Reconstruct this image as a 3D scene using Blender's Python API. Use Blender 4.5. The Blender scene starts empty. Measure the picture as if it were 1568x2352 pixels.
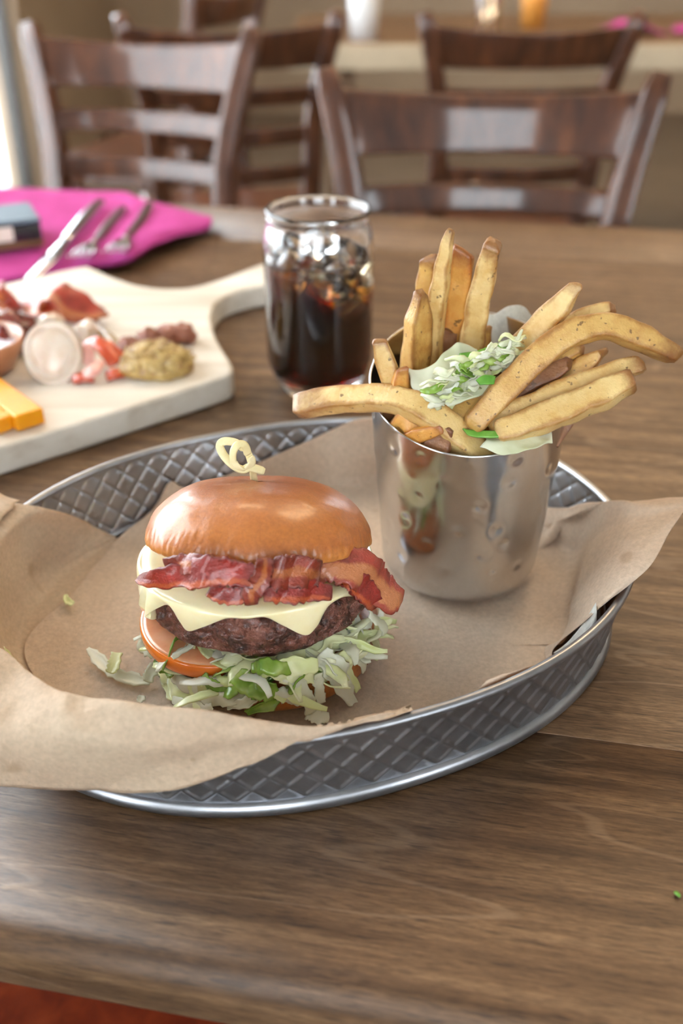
import bpy, math, random
import numpy as np
from mathutils import Vector, Matrix, noise

S = bpy.context.scene
COL = S.collection
PI = math.pi
R = math.radians
rnd = random.Random(7)

# ------------------------------------------------------------------ camera
FPX, PITCH, CAMZ = 2287.0, R(31.5), 1.085
cam_data = bpy.data.cameras.new('camera')
cam = bpy.data.objects.new('camera', cam_data)
COL.objects.link(cam)
cam.location = (0, 0, CAMZ)
cam.rotation_euler = (PI / 2 - PITCH, 0, 0)
cam_data.sensor_fit = 'VERTICAL'
cam_data.sensor_height = 36.0
cam_data.sensor_width = 24.0
cam_data.lens = 36.0 * FPX / 2352.0
cam_data.clip_start = 0.02
cam_data.dof.use_dof = True
cam_data.dof.focus_distance = 0.462
cam_data.dof.aperture_fstop = 5.0
S.camera = cam

# ------------------------------------------------------------------ world, lights, exposure
W = bpy.data.worlds.new('sky')
S.world = W
W.use_nodes = True
bg = W.node_tree.nodes['Background']
bg.inputs['Color'].default_value = (0.86, 0.94, 1.0, 1)
bg.inputs['Strength'].default_value = 10.0
S.view_settings.view_transform = 'Standard'
S.view_settings.look = 'None'
S.view_settings.gamma = 1
S.view_settings.use_curve_mapping = False
S.view_settings.exposure = 0.5
S.cycles.max_bounces = 14
S.cycles.transmission_bounces = 14
S.cycles.transparent_max_bounces = 12
S.cycles.diffuse_bounces = 4
S.cycles.use_denoising = True
S.cycles.blur_glossy = 0.6


def portal(loc, rot, sx, sy):
    l = bpy.data.lights.new('window_portal', 'AREA')
    l.shape = 'RECTANGLE'
    l.size, l.size_y = sx, sy
    l.cycles.is_portal = True
    o = bpy.data.objects.new('window_portal', l)
    o.location, o.rotation_euler = loc, rot
    COL.objects.link(o)


def downlight(loc, power, size=0.8, col=(1.0, 0.72, 0.42)):
    l = bpy.data.lights.new('ceiling_downlight', 'AREA')
    l.shape = 'DISK'
    l.size = size
    l.energy = power
    l.color = col
    o = bpy.data.objects.new('ceiling_downlight', l)
    o.location = loc
    COL.objects.link(o)


LWX, RWX, BWY, RWY, CEIL = -1.30, 3.6, 6.4, -2.0, 2.9   # left / right wall x, back / rear wall y
WIN_L = [(-1.75, -0.8), (0.45, 2.75), (2.9, 4.44)]      # y spans in the left wall
WIN_R = [(-0.55, 0.6), (1.7, 2.7)]                                 # x spans in the rear wall
SILL_L, SILL_R, HEAD = 0.0, 0.85, 2.55
for a, b in WIN_L:
    portal((LWX - 0.02, (a + b) / 2, (SILL_L + HEAD) / 2), (0, -PI / 2, 0), HEAD - SILL_L, b - a)
for a, b in WIN_R:
    portal(((a + b) / 2, RWY - 0.02, (SILL_R + HEAD) / 2), (PI / 2, 0, 0), b - a, HEAD - SILL_R)
for x, y in ((0.85, 2.0), (-0.5, 2.7), (1.1, 3.2), (2.2, 3.8)):
    downlight((x, y, CEIL - 0.03), 16)


# ------------------------------------------------------------------ picking points from the survey of the photograph
def ray(px, py):
    x, y = (px - 784.0) / FPX, -(py - 1176.0) / FPX
    return np.array([x, math.cos(PITCH) + y * math.sin(PITCH), -math.sin(PITCH) + y * math.cos(PITCH)])


EYE = np.array([0, 0, CAMZ])


def at(px, py, z):
    d = ray(px, py)
    return EYE + d * (z - CAMZ) / d[2]


def aty(px, py, Y):
    d = ray(px, py)
    return EYE + d * Y / d[1]


def on_cyl(px, py, c, r):
    """near hit of the sight line with an upright cylinder; beside it, the point at the cylinder's middle depth"""
    d = ray(px, py)
    ox, oy = -c[0], -c[1]
    A = d[0] ** 2 + d[1] ** 2
    Bq = 2 * (ox * d[0] + oy * d[1])
    Cq = ox * ox + oy * oy - r * r
    D = Bq * Bq - 4 * A * Cq
    if D < 0:
        return EYE + d * (-Bq / (2 * A))
    return EYE + d * ((-Bq - math.sqrt(D)) / (2 * A))


def nz(v, s=1.0, off=0.0):
    return noise.noise(Vector((v[0] * s + off, v[1] * s - off * 0.7, v[2] * s + off * 0.3)))


# ------------------------------------------------------------------ objects
def empty(name, loc, label=None, cat=None, group=None, rz=0.0, rot=None):
    o = bpy.data.objects.new(name, None)
    o.empty_display_size = 0.02
    o.location = loc
    o.rotation_euler = rot if rot else (0, 0, rz)
    COL.objects.link(o)
    return tag(o, label, cat, group)


def tag(o, label=None, cat=None, group=None, kind=None):
    if label: o['label'] = label
    if cat: o['category'] = cat
    if group: o['group'] = group
    if kind: o['kind'] = kind
    return o


def mesh(name, vs, fs, mat, parent=None, smooth=True, uvs=None, world=True):
    """vertices are world points when the parent stands at a place (world=True), else local to the parent"""
    me = bpy.data.meshes.new(name)
    vs = np.asarray(vs, float)
    if parent is not None and world:
        inv = np.array((parent.matrix_basis if parent.parent is None else parent.parent.matrix_basis @ parent.matrix_basis).inverted())
        vs = vs @ inv[:3, :3].T + inv[:3, 3]
    me.from_pydata([tuple(v) for v in vs], [], [tuple(f) for f in fs])
    if uvs is not None:
        l = me.uv_layers.new(name='UVMap')
        idx = np.zeros(len(me.loops), int)
        me.loops.foreach_get('vertex_index', idx)
        l.data.foreach_set('uv', np.asarray(uvs, float)[idx].ravel())
    if smooth:
        me.polygons.foreach_set('use_smooth', [True] * len(me.polygons))
    me.materials.append(mat)
    me.update()
    o = bpy.data.objects.new(name, me)
    COL.objects.link(o)
    if parent is not None:
        o.parent = parent
    return o


def cat1(P, n):
    """Catmull-Rom through the rows of P (k x d), n samples"""
    P = np.asarray(P, float)
    k = len(P)
    if k == 2:
        t = np.linspace(0, 1, n)[:, None]
        return P[0] * (1 - t) + P[1] * t
    E = np.concatenate([[2 * P[0] - P[1]], P, [2 * P[-1] - P[-2]]])
    out = []
    for u in np.linspace(0, k - 1 - 1e-9, n):
        i = int(u)
        t = u - i
        p0, p1, p2, p3 = E[i], E[i + 1], E[i + 2], E[i + 3]
        out.append(0.5 * (2 * p1 + (p2 - p0) * t + (2 * p0 - 5 * p1 + 4 * p2 - p3) * t * t + (3 * p1 - p0 - 3 * p2 + p3) * t ** 3))
    return np.array(out)


def grid_faces(m, n, wrap=False):
    f = []
    for i in range(m - 1 if not wrap else m):
        i2 = (i + 1) % m
        for j in range(n - 1):
            f.append((i * n + j, i2 * n + j, i2 * n + j + 1, i * n + j + 1))
    return f


def patch(name, rows, mat, m, n, parent=None, thick=0.0, rough=None, smooth_rows=None):
    """a sheet through a net of points: rows x columns"""
    rows = np.array([cat1(r, n) for r in rows])
    g = np.array([cat1(rows[:, j], m) for j in range(n)]).transpose(1, 0, 2)
    if rough:
        g = rough(g)
    uv = np.array([[(i / (m - 1), j / (n - 1)) for j in range(n)] for i in range(m)]).reshape(-1, 2)
    o = mesh(name, g.reshape(-1, 3), grid_faces(m, n), mat, parent, uvs=uv)
    if thick:
        md = o.modifiers.new('thickness', 'SOLIDIFY')
        md.thickness = thick
        md.offset = 0
    return o


def norm(v):
    return v / (np.linalg.norm(v) + 1e-12)


def sweep(name, pts, w, t, mat, parent=None, up=(0, 0, 1), n=24, sec=10, pw=3.0, twist=None, taper=(0.75, 0.75),
          jit=0.0, js=120.0, wave=0.0, wf=9.0, smooth=True, seed=None, ripple=0.0, skew=None):
    """a bar or ribbon along a curve; w, t: full width and thickness (numbers or lists along it); up = which way its flat side faces"""
    P = cat1(pts, n)
    w = np.interp(np.linspace(0, 1, n), np.linspace(0, 1, len(np.atleast_1d(w))), np.atleast_1d(w))
    t = np.interp(np.linspace(0, 1, n), np.linspace(0, 1, len(np.atleast_1d(t))), np.atleast_1d(t))
    tw = np.zeros(n) if twist is None else np.interp(np.linspace(0, 1, n), np.linspace(0, 1, len(twist)), twist)
    sd = rnd.random() * 50 if seed is None else seed
    up = np.asarray(up, float)
    vs, uv = [], []
    if pw >= 4:      # rounded rectangle, its corners kept
        unit, cr = [], 0.20
        for cx_, cy_, a0 in ((1, 1, 0), (-1, 1, 90), (-1, -1, 180), (1, -1, 270)):
            for da in (0, 45, 90):
                unit.append((cx_ * (1 - cr) + cr * math.cos(R(a0 + da)), cy_ * (1 - cr) + cr * math.sin(R(a0 + da))))
            nx_, ny_ = {0: (0, 1), 90: (-1, 0), 180: (0, -1), 270: (1, 0)}[a0]
            for q_ in (0.4, -0.4):
                unit.append((nx_ + ny_ * q_, ny_ - nx_ * q_) if True else None)
        sec = len(unit)
    else:
        unit = [(np.sign(math.cos(a)) * abs(math.cos(a)) ** (2 / pw), np.sign(math.sin(a)) * abs(math.sin(a)) ** (2 / pw)) for a in (2 * PI * j / sec + PI / sec for j in range(sec))]
    edge = []
    for i in range(n):
        T = norm(P[min(i + 1, n - 1)] - P[max(i - 1, 0)])
        U = up if up.ndim == 1 else up[min(len(up) - 1, int(i / n * len(up)))]
        B = np.cross(T, U)
        if np.linalg.norm(B) < 1e-3:
            B = np.cross(T, np.array([1, 0.2, 0.1]))
        B = norm(B)
        N = norm(np.cross(B, T))
        c, s = math.cos(tw[i]), math.sin(tw[i])
        B, N = B * c + N * s, N * c - B * s
        u = i / (n - 1)
        k = 1.0
        if i == 0: k = taper[0]
        if i == n - 1: k = taper[1]
        off = N * (wave * math.sin(u * wf * 2 * PI + sd))
        for j in range(sec):
            x = unit[j][0] * w[i] / 2 * k
            y = unit[j][1] * t[i] / 2 * k
            p = P[i] + B * x + N * y + off
            if skew and i >= n - 3:
                p = p + T * (x * skew[0] + y * skew[1]) * (0.3, 0.7, 1.0)[i - n + 3]
            edge.append(abs(unit[j][0] * unit[j][1]))
            if ripple:
                p = p + N * ripple * math.sin(x / (w[i] / 2 + 1e-9) * 2.6 + u * wf * 2 * PI + sd)
            if jit:
                p = p + (B * nz(p, js, sd) + N * nz(p, js, sd + 9)) * jit
            vs.append(p)
            uv.append((u, x / (w[i] + 1e-9) + 0.5))
    fs = [(i * sec + j, i * sec + (j + 1) % sec, (i + 1) * sec + (j + 1) % sec, (i + 1) * sec + j) for i in range(n - 1) for j in range(sec)]
    for i, sg in ((0, -1), (n - 1, 1)):
        c = len(vs)
        T = norm(P[min(i + 1, n - 1)] - P[max(i - 1, 0)])
        vs.append(P[i] + T * sg * t[i] * 0.12)
        uv.append((0 if i == 0 else 1, 0.5))
        edge.append(0.2)
        for j in range(sec):
            a, b = i * sec + j, i * sec + (j + 1) % sec
            fs.append((b, a, c) if sg < 0 else (a, b, c))
    o = mesh(name, vs, fs, mat, parent, smooth=smooth, uvs=uv)
    o.data.attributes.new('edge', 'FLOAT', 'POINT').data.foreach_set('value', edge)
    return o


def ribbon(name, pts, w, mat, parent=None, up=(0, 0, 1), n=40, m=9, twist=None, thick=0.0012, curl=0.0, wave=0.0, wf=3.0, jag=0.12, crink=0.0, cs=140.0, seed=None, taper=0.0):
    """a thin flat strip along a curve, with ragged edges and ripples; thickness by solidify"""
    P = cat1(pts, n)
    lin = np.linspace(0, 1, n)
    w = np.interp(lin, np.linspace(0, 1, len(np.atleast_1d(w))), np.atleast_1d(w))
    tw = np.zeros(n) if twist is None else np.interp(lin, np.linspace(0, 1, len(twist)), twist)
    sd = rnd.random() * 50 if seed is None else seed
    up = np.asarray(up, float)
    vs, uv = [], []
    for i in range(n):
        T = norm(P[min(i + 1, n - 1)] - P[max(i - 1, 0)])
        U = up if up.ndim == 1 else up[min(len(up) - 1, int(i / n * len(up)))]
        B = np.cross(T, U)
        if np.linalg.norm(B) < 1e-3: B = np.cross(T, np.array([1, 0.2, 0.1]))
        B = norm(B); N = norm(np.cross(B, T))
        c, s_ = math.cos(tw[i]), math.sin(tw[i])
        B, N = B * c + N * s_, N * c - B * s_
        u = lin[i]
        for j in range(m):
            v = -1 + 2 * j / (m - 1)
            ww = w[i] / 2 * (1 + jag * nz((u * len(pts) * 2.2, v * 0.8, sd), 1.7))
            h_ = curl * w[i] * (v * v - 0.4) + wave * math.sin(2 * PI * wf * u + sd + v * 1.3) * (0.5 + 0.5 * abs(v))
            p = P[i] + B * v * ww
            h_ += crink * nz(p, cs, sd)
            vs.append(p + N * h_)
            uv.append((u, v * 0.5 + 0.5))
    if parent is not None and parent.name.startswith('burger'):
        vs = [np.array([q[0], q[1], max(q[2], PZ + 0.0006)]) for q in vs]
    o = mesh(name, vs, grid_faces(n, m), mat, parent, uvs=uv)
    md = o.modifiers.new('thickness', 'SOLIDIFY')
    md.thickness, md.offset = thick, 0
    return o


def lathe(name, prof, mat, parent=None, c=(0, 0, 0), n=64, M=None, fn=None, cap=True, uvs=True):
    """turn a profile of (r, z); M: 3x3 tilt about c; fn(p, angle, k) moves local points"""
    vs, uv = [], []
    m = len(prof)
    for i in range(n):
        a = 2 * PI * i / n
        for k, (r, z) in enumerate(prof):
            p = np.array([r * math.cos(a), r * math.sin(a), z])
            if fn: p = fn(p, a, k)
            if M is not None: p = M @ p
            vs.append(p + np.asarray(c))
            uv.append((i / n, k / (m - 1)))
    fs = [(i * m + k, ((i + 1) % n) * m + k, ((i + 1) % n) * m + k + 1, i * m + k + 1) for i in range(n) for k in range(m - 1)]
    if cap:
        for k, rev in ((0, True), (m - 1, False)):
            ring = [i * m + k for i in range(n)]
            fs.append(tuple(reversed(ring)) if rev else tuple(ring))
    return mesh(name, vs, fs, mat, parent, uvs=uv)


def rot3(rx=0, ry=0, rz=0):
    return np.array((Matrix.Rotation(rz, 3, 'Z') @ Matrix.Rotation(ry, 3, 'Y') @ Matrix.Rotation(rx, 3, 'X')))


def box_vs(x0, x1, y0, y1, z0, z1):
    return [(x, y, z) for x in (x0, x1) for y in (y0, y1) for z in (z0, z1)]


BOX_F = [(0, 1, 3, 2), (4, 6, 7, 5), (0, 4, 5, 1), (2, 3, 7, 6), (0, 2, 6, 4), (1, 5, 7, 3)]


def box(name, x0, x1, y0, y1, z0, z1, mat, parent=None, bevel=0.0, seg=2, world=True, kind=None):
    o = mesh(name, box_vs(x0, x1, y0, y1, z0, z1), BOX_F, mat, parent, smooth=False, world=world)
    if bevel:
        md = o.modifiers.new('edge', 'BEVEL')
        md.width, md.segments = bevel, seg
    if kind: o['kind'] = kind
    return o


def prism(name, outline, z0, z1, mat, parent=None, bevel=0.0, seg=3, smooth=False):
    n = len(outline)
    vs = [(x, y, z0) for x, y in outline] + [(x, y, z1) for x, y in outline]
    fs = [tuple(reversed(range(n))), tuple(range(n, 2 * n))] + [(i, (i + 1) % n, n + (i + 1) % n, n + i) for i in range(n)]
    o = mesh(name, vs, fs, mat, parent, smooth=smooth)
    if bevel:
        md = o.modifiers.new('edge', 'BEVEL')
        md.width, md.segments, md.limit_method, md.angle_limit = bevel, seg, 'ANGLE', R(40)
    return o


def blob(name, c, r, mat, parent=None, amp=0.15, fs=2.2, M=None, nu=28, nv=16, seed=None, detail=0.0, ds=9.0):
    """a lumpy closed lump with radii r"""
    sd = rnd.random() * 80 if seed is None else seed
    vs, fs_ = [], []
    for j in range(nv + 1):
        th = PI * j / nv
        for i in range(nu):
            a = 2 * PI * i / nu
            d = np.array([math.sin(th) * math.cos(a), math.sin(th) * math.sin(a), math.cos(th)])
            k = 1 + amp * nz(d, fs, sd) + detail * nz(d, ds, sd + 5)
            p = d * k * np.asarray(r)
            if M is not None: p = M @ p
            vs.append(p + np.asarray(c))
    for j in range(nv):
        for i in range(nu):
            fs_.append((j * nu + i, (j + 1) * nu + i, (j + 1) * nu + (i + 1) % nu, j * nu + (i + 1) % nu))
    return mesh(name, vs, fs_, mat, parent)


# ------------------------------------------------------------------ materials
class NB:
    def __init__(s, name):
        s.m = bpy.data.materials.new(name)
        s.m.use_nodes = True
        s.t = s.m.node_tree
        s.n = s.t.nodes
        s.b = s.n['Principled BSDF']
        s.out = s.n['Material Output']

    def node(s, ty, **kw):
        n = s.n.new(ty)
        for k, v in kw.items():
            if hasattr(n, k) and k not in n.inputs: setattr(n, k, v)
            else: n.inputs[k].default_value = v
        return n

    def link(s, a, b): s.t.links.new(a, b)

    def set(s, **kw):
        for k, v in kw.items():
            s.b.inputs[k.replace('_', ' ')].default_value = v

    def coord(s, scale=(1, 1, 1), kind='Object', rand=False, rot=(0, 0, 0)):
        tc = s.node('ShaderNodeTexCoord')
        mp = s.node('ShaderNodeMapping')
        mp.inputs['Scale'].default_value = scale
        mp.inputs['Rotation'].default_value = rot
        src = tc.outputs[kind]
        if rand:
            oi = s.node('ShaderNodeObjectInfo')
            ad = s.node('ShaderNodeVectorMath', operation='MULTIPLY_ADD')
            s.link(oi.outputs['Random'], ad.inputs[0])
            ad.inputs[1].default_value = (7.3, 3.1, 5.7)
            s.link(src, ad.inputs[2])
            src = ad.outputs[0]
        s.link(src, mp.inputs[0])
        return mp.outputs[0]

    def noise(s, vec, scale, detail=4, rough=0.55, dist=0.0):
        n = s.node('ShaderNodeTexNoise')
        n.inputs['Scale'].default_value = scale
        n.inputs['Detail'].default_value = detail
        n.inputs['Roughness'].default_value = rough
        n.inputs['Distortion'].default_value = dist
        s.link(vec, n.inputs['Vector'])
        return n.outputs['Fac']

    def ramp(s, fac, stops, interp='LINEAR'):
        r = s.node('ShaderNodeValToRGB')
        r.color_ramp.interpolation = interp
        e = r.color_ramp.elements
        while len(e) < len(stops): e.new(0.5)
        for i, (p, c) in enumerate(stops):
            e[i].position = p
            e[i].color = (*c, 1) if len(c) == 3 else c
        s.link(fac, r.inputs[0])
        return r.outputs[0]

    def mix(s, fac, a, b, mode='MIX'):
        m = s.node('ShaderNodeMix', data_type='RGBA', blend_type=mode)
        for sock, v in ((m.inputs[0], fac), (m.inputs[6], a), (m.inputs[7], b)):
            if isinstance(v, (int, float)): sock.default_value = v
            elif isinstance(v, tuple): sock.default_value = (*v, 1) if len(v) == 3 else v
            else: s.link(v, sock)
        return m.outputs[2]

    def math(s, op, a, b=None, clamp=False):
        m = s.node('ShaderNodeMath', operation=op)
        m.use_clamp = clamp
        for i, v in enumerate((a, b)):
            if v is None: continue
            if isinstance(v, (int, float)): m.inputs[i].default_value = v
            else: s.link(v, m.inputs[i])
        return m.outputs[0]

    def color(s, c): s.link(c, s.b.inputs['Base Color'])

    def bump(s, h, strength=0.3, dist=0.001):
        b = s.node('ShaderNodeBump')
        b.inputs['Strength'].default_value = strength
        b.inputs['Distance'].default_value = dist
        s.link(h, b.inputs['Height'])
        s.link(b.outputs[0], s.b.inputs['Normal'])
        return b


def plain(name, col, rough=0.5, metal=0.0, coat=0.0, var=0.12, vs=30.0, bump=0.0, bs=200.0, **kw):
    b = NB(name)
    v = b.coord(rand=True)
    f = b.noise(v, vs, 4)
    lo = tuple(c * (1 - var) for c in col)
    hi = tuple(min(1, c * (1 + var)) for c in col)
    b.color(b.ramp(f, [(0.3, lo), (0.7, hi)]))
    b.set(Roughness=rough, Metallic=metal, Coat_Weight=coat, **kw)
    if bump: b.bump(b.noise(v, bs, 3), bump, 0.001)
    return b.m


def mk_table_wood():
    b = NB('brown stained table wood')
    v = b.coord(rand=True)
    vl = b.coord((1.3, 7.0, 7.0), rand=True)
    vf = b.coord((110, 1000, 1000), rand=True)
    vm = b.coord((5.0, 110, 110), rand=True)
    broad = b.noise(vl, 1.6, 3, 0.5, 0.4)
    fine = b.noise(vf, 1.0, 5, 0.7)
    mid = b.noise(vm, 1.0, 4, 0.6)
    rings = b.math('SINE', b.math('MULTIPLY', broad, 46.0))
    line = b.ramp(rings, [(0.965, (0, 0, 0)), (0.998, (1, 1, 1))])
    blot = b.noise(v, 9.0, 5, 0.6)
    c = b.ramp(mid, [(0.26, (0.050, 0.024, 0.010)), (0.5, (0.125, 0.068, 0.032)), (0.74, (0.215, 0.130, 0.068))])
    c = b.mix(0.85, c, b.ramp(fine, [(0.32, (0.20, 0.18, 0.16)), (0.52, (0.5, 0.5, 0.5)), (0.72, (0.76, 0.76, 0.77))]), 'OVERLAY')
    c = b.mix(b.math('MULTIPLY', line, 0.3), c, (0.30, 0.20, 0.125))
    c = b.mix(0.5, c, b.ramp(blot, [(0.3, (0.34, 0.33, 0.32)), (0.7, (0.66, 0.66, 0.67))]), 'OVERLAY')
    pore = b.ramp(b.noise(b.coord((55, 650, 650), rand=True), 1.0, 2, 0.5), [(0.60, (0, 0, 0)), (0.68, (1, 1, 1))])
    c = b.mix(b.math('MULTIPLY', pore, 0.7), c, (0.035, 0.018, 0.009))
    oi = b.node('ShaderNodeObjectInfo')
    c = b.mix(0.35, c, b.ramp(oi.outputs['Random'], [(0, (0.42, 0.40, 0.39)), (1, (0.6, 0.58, 0.57))]), 'OVERLAY')
    b.color(c)
    b.set(Specular_IOR_Level=0.36)
    b.link(b.ramp(fine, [(0.3, (0.52, 0.52, 0.52)), (0.7, (0.40, 0.40, 0.40))]), b.b.inputs['Roughness'])
    b.bump(b.math('ADD', fine, b.math('MULTIPLY', line, 0.6)), 0.22, 0.0006)
    return b.m


def mk_chair_wood(name, dark, mid, light, rough=0.22):
    b = NB(name)
    v = b.coord((6, 6, 6), rand=True)
    vg = b.coord((40, 40, 4), rand=True)
    f = b.noise(vg, 1.0, 5, 0.6, 0.5)
    c = b.ramp(f, [(0.3, dark), (0.55, mid), (0.8, light)])
    b.color(b.mix(0.35, c, b.ramp(b.noise(v, 1.0, 3), [(0.3, (0.4, 0.4, 0.4)), (0.7, (0.6, 0.6, 0.6))]), 'OVERLAY'))
    b.set(Roughness=0.45, Specular_IOR_Level=0.25, Coat_Weight=0.55, Coat_Roughness=0.08)
    return b.m


def mk_paper(name, base, trans, tw=0.3, spots=True):
    b = NB(name)
    v = b.coord()
    fib = b.noise(v, 420.0, 4, 0.65)
    cl = b.noise(v, 26.0, 4, 0.55)
    c = b.ramp(fib, [(0.3, tuple(x * 0.82 for x in base)), (0.7, tuple(min(1, x * 1.12) for x in base))])
    c = b.mix(0.25, c, b.ramp(cl, [(0.3, (0.38, 0.38, 0.38)), (0.7, (0.62, 0.62, 0.62))]), 'OVERLAY')
    if spots:
        sp = b.noise(v, 34.0, 2, 0.5)
        sp2 = b.noise(v, 110.0, 2, 0.5)
        g = b.math('ADD', b.ramp(sp, [(0.70, (0, 0, 0)), (0.75, (1, 1, 1))]), b.ramp(sp2, [(0.735, (0, 0, 0)), (0.77, (1, 1, 1))]), True)
        c = b.mix(b.math('MULTIPLY', g, 0.5), c, tuple(x * y for x, y in zip(base, (0.55, 0.45, 0.35))))
    b.color(c)
    b.set(Roughness=0.62, Specular_IOR_Level=0.35)
    b.bump(b.math('ADD', fib, b.math('MULTIPLY', b.noise(v, 60.0, 5, 0.6), 3.5)), 0.45, 0.0011)
    tr = b.node('ShaderNodeBsdfTranslucent')
    tr.inputs['Color'].default_value = (*trans, 1)
    ms = b.node('ShaderNodeMixShader')
    ms.inputs[0].default_value = tw
    b.link(b.b.outputs[0], ms.inputs[1])
    b.link(tr.outputs[0], ms.inputs[2])
    b.link(ms.outputs[0], b.out.inputs['Surface'])
    return b.m


def mk_metal(name, c0, c1, rough=(0.25, 0.4), scale=14.0, scratch=(1, 1, 1), bump=0.03):
    b = NB(name)
    v = b.coord()
    f = b.noise(v, scale, 5, 0.6)
    b.color(b.ramp(f, [(0.3, c0), (0.7, c1)]))
    vs = b.coord(scratch)
    g = b.noise(vs, 1400.0, 3, 0.6)
    b.link(b.ramp(g, [(0.3, (rough[0],) * 3), (0.7, (rough[1],) * 3)]), b.b.inputs['Roughness'])
    b.set(Metallic=1.0)
    if bump: b.bump(g, bump, 0.0002)
    return b.m


def mk_bun():
    b = NB('glazed brioche crust')
    tc = b.node('ShaderNodeTexCoord')
    sp = b.node('ShaderNodeSeparateXYZ')
    uv = b.node('ShaderNodeUVMap')
    b.link(uv.outputs[0], sp.inputs[0])
    v = b.coord()
    n1 = b.noise(v, 70.0, 5, 0.6)
    n2 = b.noise(v, 600.0, 3, 0.6)
    h = b.math('ADD', sp.outputs['Y'], b.math('MULTIPLY', b.math('SUBTRACT', n1, 0.5), 0.22))
    c = b.ramp(h, [(0.0, (0.66, 0.34, 0.10)), (0.12, (0.55, 0.20, 0.040)), (0.22, (0.42, 0.125, 0.020)), (0.40, (0.44, 0.145, 0.027)),
                   (0.65, (0.37, 0.115, 0.021)), (0.9, (0.29, 0.080, 0.014)), (1.0, (0.26, 0.07, 0.013))])
    c = b.mix(0.35, c, b.ramp(n2, [(0.35, (0.36, 0.36, 0.36)), (0.65, (0.62, 0.62, 0.62))]), 'OVERLAY')
    b.color(c)
    b.set(Roughness=0.45, Coat_Weight=0.4, Coat_Roughness=0.2, Subsurface_Weight=0.08, Subsurface_Radius=(0.006, 0.003, 0.001), Subsurface_Scale=0.3)
    b.bump(b.math('ADD', b.math('MULTIPLY', n2, 0.25), b.noise(b.coord((1, 1, 0.5)), 95.0, 5, 0.65)), 0.32, 0.0016)
    return b.m


def mk_food(name, stops, scale=60.0, rough=0.4, bump=0.4, bs=240.0, sss=0.0, rad=(0.004, 0.002, 0.001), coat=0.0, dist=0.001, detail=5, coatr=0.15, spec=0.5):
    b = NB(name)
    v = b.coord(rand=True)
    b.color(b.ramp(b.noise(v, scale, detail, 0.62), stops))
    b.set(Roughness=rough, Coat_Weight=coat, Coat_Roughness=coatr, Specular_IOR_Level=spec)
    if sss: b.set(Subsurface_Weight=sss, Subsurface_Radius=rad, Subsurface_Scale=1.0)
    if bump: b.bump(b.noise(v, bs, 4, 0.6), bump, dist)
    return b.m


def mk_fry(name, pale, gold, brown, edge=0.5, ends=0.5):
    b = NB(name)
    v = b.coord(rand=True)
    n1 = b.noise(v, 80.0, 6, 0.66)
    n2 = b.noise(v, 260.0, 4, 0.6)
    c = b.ramp(n1, [(0.3, pale), (0.52, tuple((p * 1.2 + g) / 2.2 for p, g in zip(pale, gold))), (0.70, gold), (0.86, tuple(0.5 * g + 0.5 * w_ for g, w_ in zip(gold, brown)))])
    at_ = b.node('ShaderNodeAttribute', attribute_name='edge')
    pt = b.ramp(b.math('ADD', at_.outputs['Fac'], b.math('MULTIPLY', b.math('SUBTRACT', n1, 0.5), 1.1)), [(0.55, (0, 0, 0)), (0.95, (1, 1, 1))])
    c = b.mix(b.math('MULTIPLY', pt, edge * 1.5, True), c, tuple((x + y) / 2 for x, y in zip(gold, brown)))
    uv = b.node('ShaderNodeUVMap')
    sp = b.node('ShaderNodeSeparateXYZ')
    b.link(uv.outputs[0], sp.inputs[0])
    e = b.math('ADD', sp.outputs['X'], b.math('MULTIPLY', b.math('SUBTRACT', n1, 0.5), 0.25))
    en = b.ramp(e, [(0.0, (0.25, 0.25, 0.25)), (0.08, (0, 0, 0)), (0.86, (0, 0, 0)), (0.99, (1, 1, 1))])
    c = b.mix(b.math('MULTIPLY', en, ends), c, brown)
    sk = b.ramp(b.noise(v, 260.0, 2), [(0.67, (0, 0, 0)), (0.71, (1, 1, 1))])
    c = b.mix(b.math('MULTIPLY', sk, 0.75), c, (0.10, 0.045, 0.015))
    b.color(c)
    b.set(Roughness=0.42, Coat_Weight=0.12, Coat_Roughness=0.3, Subsurface_Weight=0.12, Subsurface_Radius=(0.004, 0.002, 0.0008), Subsurface_Scale=0.6)
    b.bump(b.math('ADD', n2, b.noise(v, 700.0, 2)), 0.45, 0.0007)
    return b.m


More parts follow.
